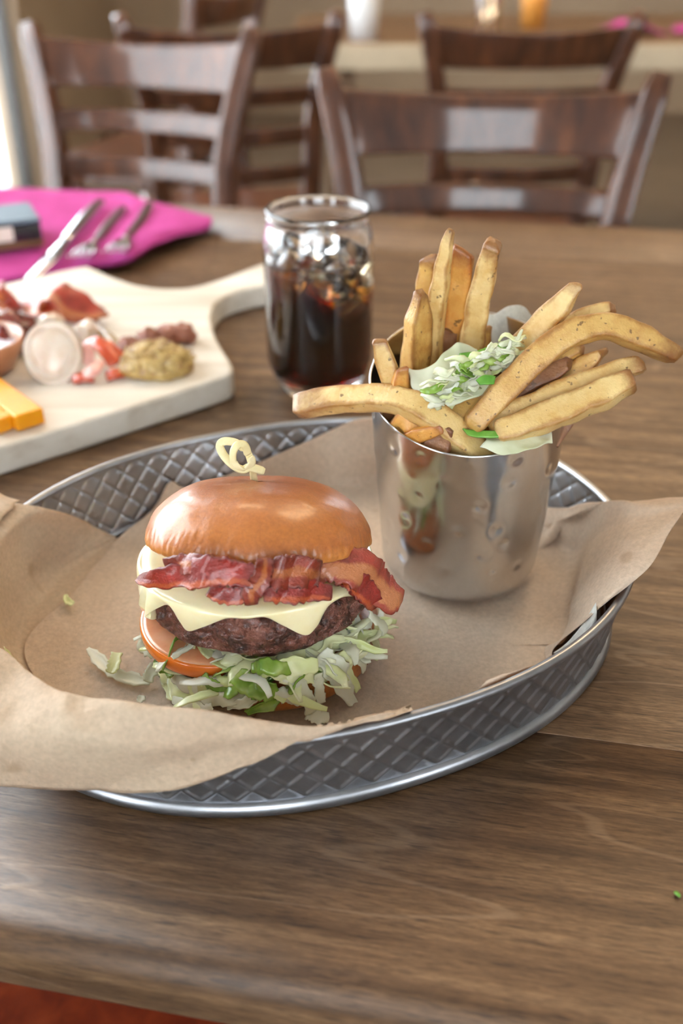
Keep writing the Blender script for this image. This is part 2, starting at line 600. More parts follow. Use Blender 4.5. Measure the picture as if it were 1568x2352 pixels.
def mk_bacon(name, lean, fat, char, fatpos=(0.62, 0.8), dark=0.35):
    b = NB(name)
    v = b.coord(rand=True)
    n1 = b.noise(v, 60.0, 5, 0.65)
    n2 = b.noise(v, 420.0, 4, 0.6)
    uv = b.node('ShaderNodeUVMap')
    sp = b.node('ShaderNodeSeparateXYZ')
    b.link(uv.outputs[0], sp.inputs[0])
    y = b.math('ADD', sp.outputs['Y'], b.math('MULTIPLY', b.math('SUBTRACT', n1, 0.5), 0.45))
    lo, hi = fatpos
    f = b.ramp(y, [(max(0, lo - 0.1), (0, 0, 0)), (lo, (1, 1, 1)), (hi, (1, 1, 1)), (min(1, hi + 0.1), (0, 0, 0))])
    c = b.mix(f, b.ramp(n1, [(0.3, tuple(x * 0.55 for x in lean)), (0.6, lean), (0.85, tuple(min(1, x * 1.5) for x in lean))]), fat)
    ed = b.ramp(sp.outputs['Y'], [(0.0, (1, 1, 1)), (0.12, (0, 0, 0)), (0.88, (0, 0, 0)), (1.0, (1, 1, 1))])
    en = b.ramp(sp.outputs['X'], [(0.0, (1, 1, 1)), (0.14, (0, 0, 0)), (0.86, (0, 0, 0)), (1.0, (1, 1, 1))])
    k = b.math('MULTIPLY', b.math('ADD', b.math('MULTIPLY', ed, 0.7), en, True), b.ramp(n1, [(0.35, (0.2, 0.2, 0.2)), (0.6, (1, 1, 1))]))
    c = b.mix(b.math('MULTIPLY', k, dark * 2, True), c, char)
    b.color(c)
    b.set(Roughness=0.45, Coat_Weight=0.32, Coat_Roughness=0.14, Subsurface_Weight=0.06, Subsurface_Radius=(0.003, 0.001, 0.0006), Subsurface_Scale=0.5)
    b.bump(b.math('ADD', b.math('MULTIPLY', b.noise(v, 800.0, 3, 0.6), 0.5), b.noise(v, 260.0, 4, 0.65)), 0.75, 0.0013)
    return b.m


def mk_leaf(name, stops, tw=0.3, scale=45.0):
    b = NB(name)
    v = b.coord(rand=True)
    c = b.ramp(b.noise(v, scale, 3, 0.5), stops)
    b.color(c)
    b.set(Roughness=0.32, Coat_Weight=0.25, Coat_Roughness=0.15)
    b.bump(b.noise(v, 180.0, 4), 0.35, 0.0008)
    tr = b.node('ShaderNodeBsdfTranslucent')
    b.link(c, tr.inputs['Color'])
    ms = b.node('ShaderNodeMixShader')
    ms.inputs[0].default_value = tw
    b.link(b.b.outputs[0], ms.inputs[1])
    b.link(tr.outputs[0], ms.inputs[2])
    b.link(ms.outputs[0], b.out.inputs['Surface'])
    return b.m


def mk_glass(name, ior=1.5, rough=0.0, tint=(1, 1, 1)):
    b = NB(name)
    b.set(Roughness=rough, IOR=ior, Transmission_Weight=1.0)
    b.color(b.ramp(b.noise(b.coord(), 20.0), [(0.0, tint), (1.0, tint)]))
    return b.m


def mk_cola():
    b = NB('dark cola')
    b.set(Roughness=0.0, IOR=1.34, Transmission_Weight=1.0, Base_Color=(1, 1, 1, 1))
    va = b.node('ShaderNodeVolumeAbsorption')
    va.inputs['Color'].default_value = (0.87, 0.62, 0.08, 1)
    tc = b.node('ShaderNodeTexCoord')
    sp = b.node('ShaderNodeSeparateXYZ')
    b.link(tc.outputs['Object'], sp.inputs[0])
    z = b.math('ADD', sp.outputs['Z'], b.math('MULTIPLY', b.math('SUBTRACT', b.noise(tc.outputs['Object'], 45.0, 2), 0.5), 0.05))
    z = b.math('SUBTRACT', z, b.math('MULTIPLY', sp.outputs['X'], -0.35))
    b.link(b.math('MULTIPLY', b.ramp(z, [(0.060, (1, 1, 1)), (0.088, (0.09, 0.09, 0.09))]), 450.0), va.inputs['Density'])
    b.link(va.outputs[0], b.out.inputs['Volume'])
    return b.m


M = {}
M['table'] = mk_table_wood()
M['chair'] = mk_chair_wood('dark walnut chair wood', (0.030, 0.009, 0.004), (0.080, 0.025, 0.009), (0.16, 0.054, 0.018))
M['red_wood'] = mk_chair_wood('red mahogany seat wood', (0.16, 0.018, 0.006), (0.28, 0.038, 0.010), (0.40, 0.065, 0.016), 0.35)
M['kraft'] = mk_paper('brown kraft paper', (0.66, 0.52, 0.375), (0.75, 0.46, 0.22), 0.28)
M['kraft_back'] = mk_paper('pale kraft paper', (0.69, 0.56, 0.43), (0.78, 0.5, 0.26), 0.30)
M['white_paper'] = mk_paper('white greaseproof paper', (0.80, 0.80, 0.76), (0.8, 0.82, 0.75), 0.35, False)
M['tray'] = mk_metal('weathered galvanised steel', (0.21, 0.215, 0.23), (0.34, 0.345, 0.36), (0.28, 0.42), 22.0)
M['tray'].node_tree.nodes['Principled BSDF'].inputs['Metallic'].default_value = 0.88
M['cup'] = mk_metal('hammered stainless steel', (0.60, 0.605, 0.615), (0.70, 0.70, 0.705), (0.17, 0.24), 30.0, bump=0.0)
M['steel'] = mk_metal('polished cutlery steel', (0.55, 0.56, 0.58), (0.7, 0.71, 0.73), (0.12, 0.2))
M['bun'] = mk_bun()
M['crumb'] = mk_food('toasted bun crumb', [(0.3, (0.55, 0.30, 0.11)), (0.7, (0.75, 0.52, 0.26))], 80, 0.7, 0.5)
M['patty'] = mk_food('seared beef patty', [(0.30, (0.016, 0.007, 0.005)), (0.42, (0.070, 0.022, 0.014)), (0.54, (0.17, 0.055, 0.036)), (0.70, (0.30, 0.125, 0.090))], 110, 0.4, 1.0, 420, coat=0.3, dist=0.0025, coatr=0.2, detail=8)
M['cheese'] = mk_food('melted white cheese', [(0.3, (0.80, 0.68, 0.37)), (0.6, (0.86, 0.77, 0.49)), (0.8, (0.82, 0.70, 0.38))], 45, 0.28, 0.12, 90, sss=0.25, rad=(0.006, 0.004, 0.002), coat=0.4, coatr=0.1)
M['bacon'] = mk_bacon('crisp red bacon', (0.27, 0.013, 0.006), (0.42, 0.070, 0.016), (0.045, 0.006, 0.007), (0.80, 0.92))
M['bacon_brown'] = mk_bacon('browned bacon', (0.25, 0.026, 0.008), (0.36, 0.095, 0.022), (0.08, 0.012, 0.007), (0.42, 0.62), 0.45)
M['bacon_fat'] = mk_bacon('fatty bacon end', (0.34, 0.040, 0.022), (0.46, 0.165, 0.060), (0.22, 0.035, 0.009), (0.40, 0.80), 0.45)
M['tomato_skin'] = mk_food('orange red tomato skin', [(0.3, (0.70, 0.155, 0.012)), (0.7, (0.80, 0.22, 0.02))], 30, 0.22, 0.05, 90, sss=0.15, coat=0.5)
M['tomato_flesh'] = mk_food('pale tomato flesh', [(0.3, (0.70, 0.25, 0.11)), (0.55, (0.78, 0.37, 0.20)), (0.75, (0.80, 0.43, 0.26))], 60, 0.3, 0.2, 120, sss=0.3, coat=0.3)
M['lettuce'] = mk_leaf('pale shredded lettuce', [(0.3, (0.72, 0.80, 0.34)), (0.55, (0.88, 0.91, 0.57)), (0.75, (0.93, 0.94, 0.74))])
M['lettuce_white'] = mk_leaf('white lettuce rib', [(0.3, (0.78, 0.80, 0.62)), (0.7, (0.90, 0.91, 0.80))], 0.35)
M['lettuce_green'] = mk_leaf('green lettuce leaf', [(0.28, (0.10, 0.26, 0.02)), (0.5, (0.28, 0.46, 0.06)), (0.72, (0.58, 0.68, 0.24))], 0.3, 60)
M['scallion'] = mk_leaf('green scallion', [(0.3, (0.10, 0.34, 0.03)), (0.6, (0.22, 0.50, 0.07)), (0.8, (0.45, 0.68, 0.25))], 0.25, 90)
M['cabbage'] = mk_leaf('pale cabbage', [(0.3, (0.74, 0.78, 0.50)), (0.55, (0.84, 0.86, 0.66)), (0.75, (0.90, 0.91, 0.78))], 0.35)
M['fry'] = mk_fry('golden fried potato', (0.64, 0.41, 0.13), (0.48, 0.235, 0.050), (0.18, 0.060, 0.014), 0.75, 0.8)
M['fry_pale'] = mk_fry('pale fried potato', (0.72, 0.53, 0.23), (0.56, 0.32, 0.085), (0.22, 0.075, 0.018), 0.75, 0.85)
M['fry_dark'] = mk_fry('browned potato skin', (0.30, 0.135, 0.055), (0.20, 0.075, 0.028), (0.10, 0.030, 0.014))
M['fry_orange'] = mk_fry('deep golden potato', (0.66, 0.36, 0.09), (0.56, 0.22, 0.03), (0.24, 0.065, 0.012), 0.7, 0.8)
M['bamboo'] = mk_food('pale bamboo', [(0.3, (0.66, 0.56, 0.27)), (0.7, (0.80, 0.72, 0.44))], 60, 0.45, 0.1)
M['glass'] = mk_glass('clear glass', 1.48)
M['ice'] = mk_glass('clear ice', 1.31)
M['cola'] = mk_cola()
M['board'] = mk_food('pale maple board', [(0.3, (0.62, 0.54, 0.43)), (0.7, (0.76, 0.70, 0.60))], 14, 0.5, 0.1, 90)
M['magenta'] = mk_food('magenta cotton', [(0.3, (0.36, 0.036, 0.19)), (0.7, (0.47, 0.055, 0.26))], 30, 0.85, 0.3, 900, spec=0.2)
M['wall'] = plain('tan plaster', (0.30, 0.225, 0.155), 0.8, var=0.08, vs=3)
M['wall_light'] = plain('warm white plaster', (0.62, 0.56, 0.48), 0.85, var=0.05, vs=3)
M['ceiling'] = plain('white ceiling paint', (0.75, 0.73, 0.69), 0.9, var=0.04, vs=3)
M['frame'] = plain('dark bronze window frame', (0.05, 0.045, 0.04), 0.4, var=0.1)
M['pane'] = mk_glass('window glass', 1.45)
M['black'] = plain('black lacquer', (0.012, 0.012, 0.014), 0.2, coat=0.5)


# ================================================================== the room
def struct(o):
    o['kind'] = 'structure'
    return o


def mk_floor():
    b = NB('grey brown floor tile')
    v = b.coord()
    b.color(b.ramp(b.noise(v, 5.0, 5), [(0.3, (0.105, 0.078, 0.056)), (0.7, (0.165, 0.125, 0.09))]))
    b.set(Roughness=0.38)
    return b.m


M['floor'] = mk_floor()
M['grout'] = plain('dark grout', (0.06, 0.05, 0.04), 0.9)
fl = struct(box('floor', LWX - 0.2, RWX + 0.2, RWY - 0.2, BWY + 0.2, -0.1, -0.003, M['grout']))
ts = 0.6
me_tile = None
iy = 0
y = 1.5
while y < BWY:
    x = LWX
    while x < RWX - 0.1:
        if me_tile is None:
            t = box('floor_tile', 0, ts - 0.005, 0, ts - 0.005, -0.0029, 0, M['floor'], fl, bevel=0.0012, seg=1)
            me_tile = t.data
        else:
            t = bpy.data.objects.new('floor_tile', me_tile)
            COL.objects.link(t)
            t.parent = fl
        t.location = (x, y, 0)
        x += ts
    y += ts
struct(box('floor_near', LWX, RWX, RWY, 1.5, -0.0029, 0, M['floor']))
struct(box('ceiling', LWX - 0.2, RWX + 0.2, RWY - 0.2, BWY + 0.2, CEIL, CEIL + 0.1, M['ceiling']))
struct(box('wall_back', LWX - 0.2, RWX + 0.2, BWY, BWY + 0.15, 0, CEIL, M['wall']))
struct(box('wall_right', RWX, RWX + 0.15, RWY, BWY, 0, CEIL, M['wall_light']))


def wall_with_windows(name, axis, pos, lo, hi, spans, sill, mat, wn):
    """a wall along x or y with window openings, each with a frame and a pane"""
    def bx(nm, a0, a1, z0, z1, d0, d1, m, par=None, bevel=0.0):
        if axis == 'y': return box(nm, d0, d1, a0, a1, z0, z1, m, par, bevel)
        return box(nm, a0, a1, d0, d1, z0, z1, m, par, bevel)
    sg = -1
    d0, d1 = pos - 0.15, pos
    root = empty(name, (0, 0, 0))
    root['kind'] = 'structure'
    edges = [lo] + [e for s in spans for e in s] + [hi]
    for i in range(0, len(edges), 2):
        if edges[i + 1] - edges[i] > 1e-3: bx('pier', edges[i], edges[i + 1], 0, CEIL, d0, d1, mat, root)
    for a, b_ in spans:
        if sill > 0.01: bx('spandrel', a, b_, 0, sill, d0, d1, mat, root)
        bx('header', a, b_, HEAD, CEIL, d0, d1, mat, root)
    for a, b_ in spans:
        wn[0] += 1
        w = empty('window_%d' % wn[0], (0, 0, 0))
        w['kind'] = 'structure'
        f = 0.035
        e0, e1 = pos - 0.1, pos - 0.04
        bx('jamb', a, a + f, sill, HEAD, e0, e1, M['frame'], w)
        bx('jamb', b_ - f, b_, sill, HEAD, e0, e1, M['frame'], w)
        bx('sill', a + f, b_ - f, sill, sill + f, e0, e1, M['frame'], w)
        bx('head', a + f, b_ - f, HEAD - f, HEAD, e0, e1, M['frame'], w)
        bx('pane', a + f, b_ - f, sill + f, HEAD - f, pos - 0.073, pos - 0.067, M['pane'], w)


WN = [0]
wall_with_windows('wall_left', 'y', LWX, RWY, BWY, WIN_L, SILL_L, M['wall'], WN)
wall_with_windows('wall_rear', 'x', RWY, LWX, RWX, WIN_R, SILL_R, M['wall'], WN)
M['pavement'] = plain('pale concrete pavement', (0.55, 0.54, 0.52), 0.8, var=0.08, vs=2)
struct(box('pavement', -14, LWX - 0.2, -10, 12, -0.12, -0.02, M['pavement']))
struct(box('pavement', LWX - 0.2, 12, -12, RWY - 0.2, -0.12, -0.02, M['pavement']))

# ================================================================== the dining table
TZ = 0.75
TYAW = -R(10.8)
tc_, ts_ = math.cos(TYAW), math.sin(TYAW)
TH = 0.038
pf = at(784, 2297, TZ)
pb = at(784, 484, TZ)
DEP = (pb[1] - pf[1]) * tc_
table = empty('dining_table', (pf[0], pf[1], 0), 'brown stained plank dining table with a rounded front edge', 'table', rz=TYAW)
table.location = (0, pf[1], 0)
NPL = 7
pw_ = DEP / NPL
XL, XR = -0.92, 1.35


def plank_mesh(y0, y1, front=False, back=False):
    """cross-section in y-z, swept along x; joint edges eased, the outer edges rounded"""
    e = 0.00025
    def arc(cy, cz, r, a0, a1, n=7):
        return [(cy + r * math.cos(R(a0 + (a1 - a0) * i / n)), cz + r * math.sin(R(a0 + (a1 - a0) * i / n))) for i in range(n + 1)]
    prof = []
    r = 0.013
    prof += (arc(y0 + r, -r, r, 90, 180) + arc(y0 + r, -TH + r, r, 180, 270))[::1] if front else [(y0 + e, 0), (y0, -e), (y0, -TH)]
    prof += (arc(y1 - r, -TH + r, r, 270, 360) + arc(y1 - r, -r, r, 0, 90)) if back else [(y1, -TH), (y1, -e), (y1 - e, 0)]
    n = len(prof)
    xs = [XL, XR]
    vs = [(x, yy, zz) for x in xs for yy, zz in prof]
    fs = [(j, (j + 1) % n, n + (j + 1) % n, n + j) for j in range(n)] + [tuple(reversed(range(n))), tuple(range(n, 2 * n))]
    return vs, fs


for i in range(NPL):
    y0, y1 = i * pw_ + 0.00004, (i + 1) * pw_ - 0.00004
    vs, fs = plank_mesh(0, y1 - y0, i == 0, i == NPL - 1)
    o = mesh('plank', vs, fs, M['table'], table, smooth=False, world=False)
    o.location = (0, y0, TZ)
    if i in (0, NPL - 1):
        for p in o.data.polygons: p.use_smooth = len(p.vertices) == 4
for x in (XL + 0.1, XR - 0.1):
    for yy in (0.1, DEP - 0.1):
        box('leg', x - 0.035, x + 0.035, yy - 0.035, yy + 0.035, 0, TZ - TH, M['table'], table, 0.004, world=False)
box('apron', XL + 0.135, XR - 0.135, 0.09, 0.11, TZ - TH - 0.09, TZ - TH, M['table'], table, world=False)
box('apron', XL + 0.135, XR - 0.135, DEP - 0.11, DEP - 0.09, TZ - TH - 0.09, TZ - TH, M['table'], table, world=False)

# red wooden bench on the near side, its corner showing under the table's edge
bench = empty('bench', (-0.27, 0.40, 0), 'red stained wooden bench whose seat shows below the table\'s near edge', 'bench', rz=TYAW)
for k in range(3):
    box('slat', -0.42, 0.42, -0.08 + k * 0.112, 0.030 + k * 0.112, 0.425, 0.45, M['red_wood'], bench, 0.006, world=False)
for sx in (-0.36, 0.36):
    for sy in (-0.05, 0.22):
        box('leg', sx - 0.025, sx + 0.025, sy - 0.025, sy + 0.025, 0, 0.425, M['red_wood'], bench, 0.003, world=False)


# ================================================================== chairs
def make_chair(label, loc, rz):
    t = empty('dining_chair', loc, label, 'chair', 'ladder back dining chairs around the tables', rz)
    m = M['chair']

    def px_(z):  # half width of the back at height z, and how far back it leans
        return np.interp(z, [0, 0.45, 0.70, 0.80, 0.90], [0.172, 0.160, 0.168, 0.186, 0.212]), np.interp(z, [0, 0.45, 0.70, 0.90], [0.235, 0.190, 0.222, 0.272])
    for s in (-1, 1):
        pts = [(s * px_(z)[0], px_(z)[1], z) for z in (0, 0.2, 0.45, 0.6, 0.70, 0.80, 0.90)]
        lsweep('post', pts, [0.034, 0.036, 0.040, 0.038, 0.036, 0.032], [0.030, 0.034, 0.042, 0.040, 0.038, 0.030], m, t, up=(0, -1, 0), pw=5, n=22)
        lsweep('leg', [(s * 0.195, -0.19, 0), (s * 0.195, -0.19, 0.43)], [0.03, 0.042], [0.03, 0.042], m, t, up=(0, -1, 0), pw=6, n=4)
        lsweep('side_rail', [(s * 0.195, -0.17, 0.40), (s * 0.164, 0.18, 0.40)], 0.05, 0.02, m, t, up=(1, 0, 0), pw=6, n=4)
    # seat
    out = [(-0.215, -0.215), (0.215, -0.215), (0.180, 0.165), (-0.180, 0.165)]
    n = len(out)
    vs = [(x, y, 0.43) for x, y in out] + [(x, y, 0.455) for x, y in out]
    so = mesh('seat', vs, [(3, 2, 1, 0), (4, 5, 6, 7)] + [(i, (i + 1) % 4, 4 + (i + 1) % 4, 4 + i) for i in range(4)], m, t, smooth=False, world=False)
    md = so.modifiers.new('edge', 'BEVEL'); md.width = 0.01; md.segments = 3
    lsweep('front_rail', [(-0.175, -0.19, 0.40), (0.175, -0.19, 0.40)], 0.05, 0.02, m, t, up=(0, -1, 0), pw=6, n=4)

    def slat(name, z0, z1, dip):
        nx, nzv = 25, 5
        f, vs = [], []
        for side in (0, 1):
            for i in range(nx):
                u = -1 + 2 * i / (nx - 1)
                for k in range(nzv):
                    zz = z0 + (z1 - z0) * k / (nzv - 1)
                    top = k / (nzv - 1)
                    hw, ly = px_(zz)
                    zz -= dip * (1 - u * u) * top
                    bow = 0.030 * (1 - u * u)
                    vs.append((u * (hw - 0.010), ly + bow + (0.009 if side else -0.009), zz))
        K = nx * nzv
        for i in range(nx - 1):
            for k in range(nzv - 1):
                a = i * nzv + k
                f.append((a, a + nzv, a + nzv + 1, a + 1))
                f.append((K + a + 1, K + a + nzv + 1, K + a + nzv, K + a))
            for k, rv in ((0, 0), (nzv - 1, 1)):
                a = i * nzv + k
                q = (a, K + a, K + a + nzv, a + nzv)
                f.append(q if not rv else q[::-1])
        for i, rv in ((0, 1), (nx - 1, 0)):
            for k in range(nzv - 1):
                a = i * nzv + k
                q = (a, K + a, K + a + 1, a + 1)
                f.append(q[::-1] if not rv else q)
        o = mesh(name, vs, f, m, t, world=False)
        md = o.modifiers.new('edge', 'BEVEL'); md.width = 0.003; md.segments = 2; md.limit_method = 'ANGLE'; md.angle_limit = R(50)
    slat('top_rail', 0.800, 0.880, 0.012)
    slat('slat', 0.727, 0.762, 0.0)
    slat('slat', 0.647, 0.682, 0.0)
    slat('slat', 0.567, 0.602, 0.0)
    return t


def lsweep(name, pts, w, t, mat, parent, **kw):
    mb = parent.matrix_basis.copy()
    parent.matrix_basis = Matrix.Identity(4)
    o = sweep(name, [np.array(p, float) for p in pts], w, t, mat, parent, sec=kw.pop('sec', 16), taper=kw.pop('taper', (1, 0.8)), **kw)
    parent.matrix_basis = mb
    return o


def chair_at(label, pl, pr, facing_us):
    """chair whose post tops stand at two picked points"""
    a, b_ = np.array(pl), np.array(pr)
    mid = (a + b_) / 2
    dirx = b_ - a
    rz = math.atan2(dirx[1], dirx[0])
    back = 0.272
    if facing_us:
        rot = rz
        off = np.array([-math.sin(rz), math.cos(rz)]) * back
    else:
        rot = rz + PI
        off = -np.array([-math.sin(rz), math.cos(rz)]) * back
    return make_chair(label, (mid[0] - off[0], mid[1] - off[1], 0), rot)


def span(pxl, pyl, pxr, pyr, z, wide=0.424):
    return at(pxl, pyl, z)[:2], at(pxr, pyr, z)[:2]


def place_chair(label, mx, my, rz_deg, facing_us):
    rz = R(rz_deg)
    d = np.array([math.cos(rz), math.sin(rz)]) * 0.2
    m = np.array([mx, my])
    return chair_at(label, m - d, m + d, facing_us)


def mid_at(px, Y):
    return (px - 784) / FPX * Y


place_chair('dark wooden ladder back chair tucked at the far table side, behind the fries', 0.192, 1.378, -5, True)
place_chair('dark wooden ladder back chair beyond the magenta napkin, nearer the window', -0.355, 1.93, -14, True)
place_chair('dark wooden ladder back chair behind the napkin chair, turned away', -0.215, 2.15, 10, False)
place_chair('dark wooden ladder back chair at the far table, turned away behind the fries chair', 0.374, 2.16, 3, False)

place_chair('dark wooden ladder back chair farthest at the left, seen from its side', -0.30, 3.05, 68, False)

# ------------------------------------------------------------------ far table with its setting
far = empty('dining_table', (0.85, 3.02, 0), 'far wooden dining table with a pale lit edge, beyond the chairs', 'table', rz=0)
M['lit_edge'] = plain('table edge toned as lit', (0.40, 0.32, 0.22), 0.45, vs=6)  # light falling on the front edge, put into a pale colour
for k in range(5):
    box('plank', -1.0, 1.5, 0.01 + k * 0.17, 0.178 + k * 0.17, 0.69, 0.75, M['table'], far, 0.002, 1, world=False)
box('edge_band', -1.0, 1.5, -0.012, 0.009, 0.685, 0.75, M['lit_edge'], far, 0.004, world=False)
for x in (-0.85, 1.35):
    for yy in (0.1, 0.75):
        box('leg', x - 0.04, x + 0.04, yy - 0.04, yy + 0.04, 0, 0.69, M['table'], far, 0.004, world=False)
M['white_cer'] = plain('white ceramic', (0.8, 0.8, 0.79), 0.25, coat=0.3, var=0.03)


def tumbler(name, label, c, r, h, mat, cat='glass'):
    prof = [(0.0005, 0.004), (r * 0.8, 0.004), (r * 0.97, h), (r, h + 0.001), (r * 1.0, h - 0.002), (r * 0.86, 0.0), (0.0005, 0.0)]
    o = lathe(name, prof, mat, None, c=c, n=40, cap=False)
    return tag(o, label, cat)


tumbler('drinking_cup', 'white cup standing on the far table', (mid_at(830, 3.15) , 3.14, 0.751), 0.045, 0.12, M['white_cer'], 'cup')
tumbler('drinking_glass', 'empty clear glass on the far table beside the amber candle', (mid_at(1085, 3.3), 3.3, 0.751), 0.038, 0.11, M['glass'])
M['amber'] = plain('amber wax', (0.62, 0.27, 0.05), 0.4, var=0.1)
tumbler('candle_holder', 'amber candle holder on the far table', (mid_at(1180, 3.42), 3.42, 0.751), 0.04, 0.09, M['amber'], 'candle')


def small_napkin(label, x, y, rz):
    t = empty('napkin', (x, y, 0.751), label, 'napkin', rz=rz)
    rows = []
    for i in range(5):
        rows.append([np.array([-0.09 + 0.045 * i, -0.06 + 0.03 * k, 0.004 + 0.03 * math.exp(-((i - 2) / 1.0) ** 2)]) for k in range(5)])
    mb = t.matrix_basis.copy(); t.matrix_basis = Matrix.Identity(4)
    patch('cloth', rows, M['magenta'], 14, 14, t, 0.006)
    t.matrix_basis = mb


small_napkin('small magenta napkin on the far table beside a post of the far chair', mid_at(1385, 3.25), 3.25, 0.2)
small_napkin('small magenta napkin at the far right end of the far table', mid_at(1540, 3.3), 3.3, -0.2)

# ================================================================== the oval tray
TC = np.array([-0.0174, 0.4363])
TA, TB, TROT, TN = 0.1730, 0.1389, 0.38426, 2.1775
EDX = 0.0085


def oval(ang, e=0.0):
    c, s = math.cos(ang), math.sin(ang)
    u = (TA - e) * math.copysign(abs(c) ** (2 / TN), c)
    v = (TB - e) * math.copysign(abs(s) ** (2 / TN), s)
    return np.array([TC[0] + u * math.cos(TROT) - v * math.sin(TROT), TC[1] + u * math.sin(TROT) + v * math.cos(TROT)])


tray = empty('serving_tray', (TC[0], TC[1], TZ), 'oval grey metal serving tray with an embossed diamond side, lined with paper', 'tray')


def oval_ring(name, prof, n, disp=None, closed=False):
    """profile of (inset e, z) carried around the oval"""
    angs = [2 * PI * i / n for i in range(n)]
    base = np.array([oval(a) for a in angs])
    nxt = np.roll(base, -1, 0) - np.roll(base, 1, 0)
    nrm = np.stack([nxt[:, 1], -nxt[:, 0]], 1)
    nrm /= np.linalg.norm(nrm, axis=1)[:, None]
    seg = np.linalg.norm(np.roll(base, -1, 0) - base, axis=1)
    s = np.concatenate([[0], np.cumsum(seg)])
    vs = []
    m = len(prof)
    for i in range(n):
        for e, z in prof:
            d = disp(s[i], s[-1], z) if disp else 0.0
            p = base[i] + nrm[i] * (d - e)
            vs.append((p[0], p[1], z))
    fs = [(i * m + k, ((i + 1) % n) * m + k, ((i + 1) % n) * m + k + 1, i * m + k + 1) for i in range(n) for k in range(m - 1)]
    if closed:
        fs += [(i * m + m - 1, ((i + 1) % n) * m + m - 1, ((i + 1) % n) * m, i * m) for i in range(n)]
    return mesh(name, vs, fs, M['tray'], tray), vs


def ring_prof(e0, z0, r, k=10):
    return [(e0 - r * math.cos(2 * PI * i / k), z0 + r * math.sin(2 * PI * i / k)) for i in range(k)]


ND = 64   # diamonds around the side


def emboss(s, L, z):
    a = s / L * ND
    b_ = (z - 0.7585) / 0.0080
    def near(x):
        return abs(x - round(x))
    d = min(near(a + b_ * 0.5 + 0.25), near(a - b_ * 0.5 + 0.25)) * 0.0111
    edge = min(1.0, max(0.0, (z - 0.7575) / 0.002), max(0.0, (0.7965 - z) / 0.003))
    pill = min(1.0, d / 0.004)
    return edge * (0.00085 * math.exp(-(d / 0.0009) ** 2) - 0.0002 * pill)


wallp = [(0.0022 + (EDX - 0.0022) * (0.7965 - z) / (0.7965 - 0.7565), z) for z in np.linspace(0.7565, 0.7965, 52)]
w_o, _ = oval_ring('wall', wallp, 1400, emboss)
md = w_o.modifiers.new('thickness', 'SOLIDIFY'); md.thickness = 0.0007; md.offset = 0
oval_ring('rim', ring_prof(0.0012, 0.7978, 0.0024), 200, closed=True)
oval_ring('base_ring', [(0.0102, 0.7575), (0.0072, 0.7572), (0.0056, 0.7552), (0.0050, 0.7528), (0.0058, 0.7508), (0.0085, 0.7502), (0.0110, 0.7510), (0.0110, 0.7560)], 200, closed=True)
ov = [tuple(oval(2 * PI * i / 160, EDX + 0.0015)) for i in range(160)]
prism('tray_floor', ov, 0.7520, 0.7532, M['tray'], tray)
FZ = 0.7542      # paper on the tray floor


# ================================================================== the paper liners
def fl_(ang, f, z=FZ + 0.0006):
    p = TC + (oval(R(ang), EDX + 0.004) - TC) * f
    return np.array([p[0], p[1], z])


def wl(ang, z, inset=0.0030):
    e = 0.0022 + (EDX - 0.0022) * (0.7965 - z) / 0.04
    p = oval(R(ang), e + inset)
    return np.array([p[0], p[1], z])


def wl_px(ang, py, inset=0.0030):
    """the wall point at this angle that is seen at height py"""
    zs = np.linspace(0.756, 0.83, 80)
    best = min(zs, key=lambda z: abs(proj_y(wl(ang, z, inset)) - py))
    return wl(ang, best, inset)


def proj_y(p):
    D = p[1] * math.cos(PITCH) - (p[2] - CAMZ) * math.sin(PITCH)
    U = p[1] * math.sin(PITCH) + (p[2] - CAMZ) * math.cos(PITCH)
    return 1176 - FPX * U / D


def keep_in(p, inside):
    """hold a paper point clear of the tray's side: inside it, or outside the rim"""
    e = 0.0022 + (EDX - 0.0022) * (0.7965 - min(p[2], 0.80)) / 0.04 + 0.0026 if inside else -0.0042
    if inside: e = max(e, 0.0128) if p[2] < 0.7578 else e
    dx, dy = p[0] - TC[0], p[1] - TC[1]
    u, v = dx * math.cos(TROT) + dy * math.sin(TROT), -dx * math.sin(TROT) + dy * math.cos(TROT)
    rho = ((abs(u) / (TA - e)) ** TN + (abs(v) / (TB - e)) ** TN) ** (1 / TN)
    if (inside and rho > 1) or (not inside and 0.5 < rho < 1):
        p = np.array([TC[0] + dx / rho, TC[1] + dy / rho, p[2]])
    return p


